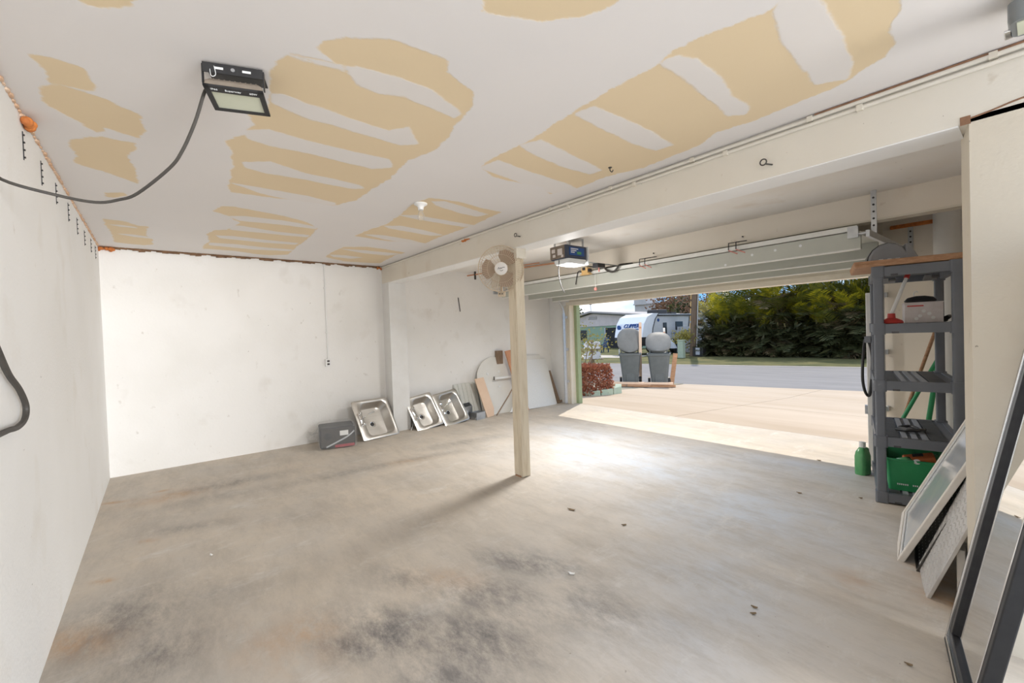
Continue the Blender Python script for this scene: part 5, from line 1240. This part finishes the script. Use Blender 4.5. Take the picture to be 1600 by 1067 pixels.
# white fence and white porch beyond the pole
fe = thing('white_fence', 'low white fence panel between the pole and the palms', 'fence', (-13.6, 27.4, ZL), (0, 0, R(13)))
for k in range(8): G().bb(-2.4+k*.6, -2.4+k*.6+.585, -.03, .03, .05, 1.75).out('board', FENCEW, fe)
for x in (-2.42, 0, 2.42): G().bb(x-.06, x+.06, -.06, .06, 0, 1.85).out('post', FENCEW, fe)
po = thing('white_porch', 'white pillared porch of the far house left of the pole', 'porch', (-17.8, 32.2, ZL), (0, 0, R(10)))
G().bb(-2.1, 2.3, -.5, 3, 2.25, 2.6).out('roof_beam', FENCEW, po); G().bb(-2.3, 2.5, -.7, 3.2, 2.6, 2.75).out('roof', ROOFG, po)
for x in (-1.9, -.75, -.1, .7, 1.5, 2.1): G().bb(x-(.22 if x < -1 else .09), x+(.22 if x < -1 else .09), -.45, -.2, 0, 2.25).out('pillar', FENCEW, po)
G().bb(-2.1, 2.3, -.42, -.36, 0, .75).out('low_wall', FENCEW, po)
for x in (-1.1, .3, 1.2): w_ = G().bb(x-.3, x+.3, 2.7, 2.75, .9, 2.0).out('window', RVGL, po)
G().bb(-2.1, 2.3, 2.76, 3.0, 0, 2.25).out('rear_wall', BLDGW, po)
tb = thing('bare_brown_tree', 'brown-leaved tree behind the utility pole', 'tree', (-17.2, 33.5, ZL))
rg = random.Random(8); TT = []
G().cyl((0, 0, 0), (.1, 0, 2.2), .2, .15, seg=10).out('trunk', TWIG, tb, smooth=True)
for k in range(14):
    a = rg.uniform(0, 6.28); r = rg.uniform(.8, 2.6); h = rg.uniform(2.9, 6.2)
    G().tube([(.1, 0, 2.1), (r*.4*math.cos(a), r*.4*math.sin(a), h*.72), (r*math.cos(a), r*math.sin(a), h)], [.09, .06, .04, .02], 5, sub=3).out('branch', TWIG, tb)
    TT.append((r*math.cos(a), r*math.sin(a), h)); TT.append((r*.6*math.cos(a), r*.6*math.sin(a), h*.85))
leaf_cloud('leaves', LEAFB, tb, 1500, lambda rg: (tuple(c+rg.gauss(0, .42) for c in rg.choice(TT)), (0, 0, -.2)), .22, 6)

# neighbour's house, chair, travel trailer
hs = thing('neighbour_house', 'mint green house with low grey gable behind the trailer', 'house', (-26, 33, ZL))
P_ = [(-6.5, 0), (6.0, 0), (6.0, 2.55), (-1.9, 3.35), (-6.5, 2.45)]
RX = Matrix.Rotation(R(90), 4, 'X')
G().prism(P_, 8, Matrix.Translation((0, 8, 0)) @ RX).out('wall', HOUSEG, hs)
G().prism([(-6.4, 2.05), (5.9, 2.15), (5.9, 2.54), (-1.9, 3.32), (-6.4, 2.44)], .06, Matrix.Translation((0, 0, 0)) @ RX).out('gable_panel', TRIMP, hs)
G().prism([(-7.1, 2.42), (-1.9, 3.42), (6.6, 2.58), (6.6, 2.72), (-1.9, 3.58), (-7.1, 2.56)], 9, Matrix.Translation((0, 8.5, 0)) @ RX).out('roof', ROOFG, hs)
G().bb(-2.3, -1.3, -.09, -.06, 2.75, 3.05).out('gable_vent', ROOFG, hs)
w_ = G().bb(-4.9, -2.7, -.05, .02, .7, 1.75).out('window', RVGL, hs)
G().bb(-4.95, -2.65, -.08, -.03, .66, .72).out('window_sill', TRIMP, w_)
G().bb(-.3, 2.2, -.05, .02, 0, 1.9).out('garage_opening', DARKO, hs)
G().bb(-.42, -.3, -.08, .02, 0, 2.0).out('door_frame', FENCEW, hs)
vp_ = G().cyl((-2.9, 1.0, 3.3), (-2.95, 1.0, 4.35), .05, seg=8).out('vent_pipe', STEEL, hs)
G().cyl((-2.95, 1.0, 4.3), (-2.95, 1.0, 4.5), .13, seg=10).out('vent_cowl', RVK, vp_)
ac_ = thing('garden_chair', 'navy blue slatted garden chair beside the trailer', 'chair', (-21.4, 26.4, ZL), (0, 0, R(-20)))
for k in range(5): G().box((-.24+k*.12, .28, .75), (.10, .03, .75), (R(-18), 0, 0)).out('back_slat', BLUEC, ac_)
for k in range(4): G().box((0, -.2+k*.13, .38-.02*k), (.6, .11, .03)).out('seat_slat', BLUEC, ac_)
for s in (-1, 1):
    G().bb(s*.38-.06, s*.38+.06, -.35, .35, .56, .59).out('armrest', BLUEC, ac_); G().bb(s*.34-.03, s*.34+.03, -.34, -.28, 0, .56).out('leg', BLUEC, ac_); G().bb(s*.34-.03, s*.34+.03, .24, .30, 0, .56).out('leg', BLUEC, ac_)
strip('pale_path', SIDEW, 11.0, 13.4, ZL+.01, 'pale concrete drive of the neighbour', a0=-22, a1=-4.5)

rv = thing('travel_trailer', 'white travel trailer with charcoal lower panels across the street', 'trailer', (-17.1, 23.7, ZL), (0, 0, R(-7)))
RW = 2.3
PR = [(0.35, .62), (0.0, .95), (.05, 1.4), (.22, 2.0), (.55, 2.42), (1.1, 2.62), (5.3, 2.62), (5.3, .62)]     # y, z outline
def rvp(poly, t, x0): return G().prism(poly, t, Matrix(((0, 0, 1, x0), (1, 0, 0, 0), (0, 1, 0, 0), (0, 0, 0, 1))))
rvp(PR, RW, -RW/2).out('body', RVG, rv)
NOSE = [(-.03, 1.16), (.03, 1.45), (.19, 2.03), (.52, 2.46), (1.08, 2.665), (1.55, 2.665), (1.2, 2.3), (.95, 1.7), (.88, 1.16)]
nose = rvp(NOSE, RW+.04, -RW/2-.02).out('nose_cap', RVW, rv)
rvp([(.31, .60), (-.04, .93), (-.035, 1.16), (.88, 1.16), (1.35, 1.16), (1.1, 1.0), (1.0, .98), (5.32, .98), (5.32, .60)], RW+.05, -RW/2-.025).out('lower_panel', RVK, rv)
rvp([(1.2, 2.3), (.95, 1.7), (.88, 1.16), (.95, 1.16), (1.02, 1.7), (1.27, 2.3), (1.62, 2.665), (1.55, 2.665)], RW+.06, -RW/2-.03).out('dark_band', RVK, rv)
G().bb(RW/2-.02, RW/2+.06, 1.5, 5.3, 2.48, 2.56).out('awning_tube', RVK, rv)
for y0, y1, z0, z1 in ((2.0, 2.35, 1.25, 2.05), (3.25, 4.0, 1.55, 2.1)):
    w_ = G().bb(RW/2, RW/2+.02, y0, y1, z0, z1).out('window', RVGL, rv); G().bb(RW/2+.02, RW/2+.026, y0+.03, y0+.06, z0+.03, z1-.03).out('window_bar', RVK, w_)
for k in range(6): G().bb(RW/2+.001, RW/2+.006, 1.5, 5.28, 1.12+k*.22, 1.125+k*.22).out('siding_seam', RVW, rv)
rvp([(4.45, .98), (4.75, 2.55), (4.83, 2.55), (4.53, .98)], .02, RW/2+.002).out('dark_stripe', RVK, rv)
G().cyl((RW/2+.0, 1.55, 2.22), (RW/2+.012, 1.55, 2.22), .11, seg=16).out('round_logo', INKBLUE, rv)
text('small_lettering', 'CLIPPER', .14, INKBLUE, rv, (RW/2+.012, 3.0, 1.32), Matrix(((0, 0, 1), (1, 0, 0), (0, 1, 0))), shear=.2)
nz_d = Vector((0, .16, .58)).normalized(); nm = Matrix((Vector((1, 0, 0)), nz_d, Vector((1, 0, 0)).cross(nz_d))).transposed()
text('lettering', 'CLIPPER', .37, INKBLUE, nose, (.16, .125, 1.88), nm, shear=.35, extr=.03)
sw = G(); sw.box((.16, .06, 1.68), (1.5, .05, .05)); sw.out('swoosh', INKBLUE, nose)
bow = G(); bow.lathe([(.17, 0), (.17, .03), (.08, .04), (.001, .041)], 16, Matrix.Translation((-.86, .10, 1.80)) @ Matrix.Rotation(R(100), 4, 'X')); bow.out('bow_emblem', INKBLUE, nose)
for s in (-1, 1):
    G().cyl((s*.85, 3.3, .36), (s*1.12, 3.3, .36), .36, seg=22).out('wheel', BLACK, rv, smooth=True)
    G().cyl((s*.85, 4.15, .36), (s*1.12, 4.15, .36), .36, seg=22).out('wheel', BLACK, rv, smooth=True)
G().bb(-.4, .5, 2.3, 3.3, 2.62, 2.95).out('roof_air_conditioner', RVK, rv, bevel=.06)
G().bb(-.2, .3, 4.0, 4.5, 2.62, 2.78).out('roof_vent', RVK, rv)
G().bb(RW/2, RW/2+.03, 1.3, 1.75, .68, .95).out('access_hatch', RVW, rv); G().hexa([(RW/2, 2.45, .35), (RW/2+.4, 2.45, .35), (RW/2+.4, 2.85, .35), (RW/2, 2.85, .35)], [(RW/2, 2.45, .95), (RW/2+.05, 2.45, .95), (RW/2+.05, 2.85, .95), (RW/2, 2.85, .95)]).out('step', RVW, rv)
for s in (-1, 1): G().tube([(s*.6, .6, .55), (0, -.9, .5)], .05, 6, sub=1).out('tow_bar', RVK, rv)
G().cyl((0, -.85, 0), (0, -.85, .8), .04, seg=8).out('jack', STEEL, rv)

fb_ = thing('far_building', 'pale flat-roofed building far behind the trailer', 'building', (-38, 62, ZL), (0, 0, R(18)))
G().bb(-4.5, 4.5, 0, 6, 0, 5.6).out('block', BLDGW, fb_); G().bb(-4.5, -2.6, -.4, 5, 5.6, 7.0).out('stair_tower', BLDGW, fb_)
for k in range(3):
    w_ = G().bb(-1.8+k*2.1, -.6+k*2.1, -.06, 0, 3.9, 5.0).out('window', RVGL, fb_); G().bb(-1.22+k*2.1, -1.18+k*2.1, -.08, -.06, 3.9, 5.0).out('window_bar', BLDGW, w_)
G().bb(-4.7, 4.7, -.2, 6.2, 5.6, 5.75).out('parapet', ROOFG, fb_)
def far_tree(label, x, y, w, h, mat, seed):
    t = thing('far_tree', label, 'tree', (x, y, ZL), group='trees far behind the trailer')
    G().cyl((0, 0, 0), (0, 0, h*.6), .15, .1, seg=8).out('trunk', TWIG, t)
    leaf_cloud('crown', mat, t, 1100, lambda rg: ((rg.gauss(0, w*.4), rg.gauss(0, w*.3), h*.75+rg.gauss(0, h*.16)), (0, 0, .1)), .45, seg_seed(seed))
def seg_seed(s): return s
far_tree('brownish tree crown above the trailer roof', -31, 52, 3.2, 5.6, LEAFB, 1)
far_tree('dull green tree at the right end of the trailer', -24, 44, 2.2, 4.6, PALM_D, 2)
far_tree('dark tree beside the pale far building', -34.5, 60, 2.4, 6.4, LEAFB, 5)
far_tree('green tree at the left edge of the door opening, far away', -46, 50, 2.5, 4.6, PALM_D, 7)
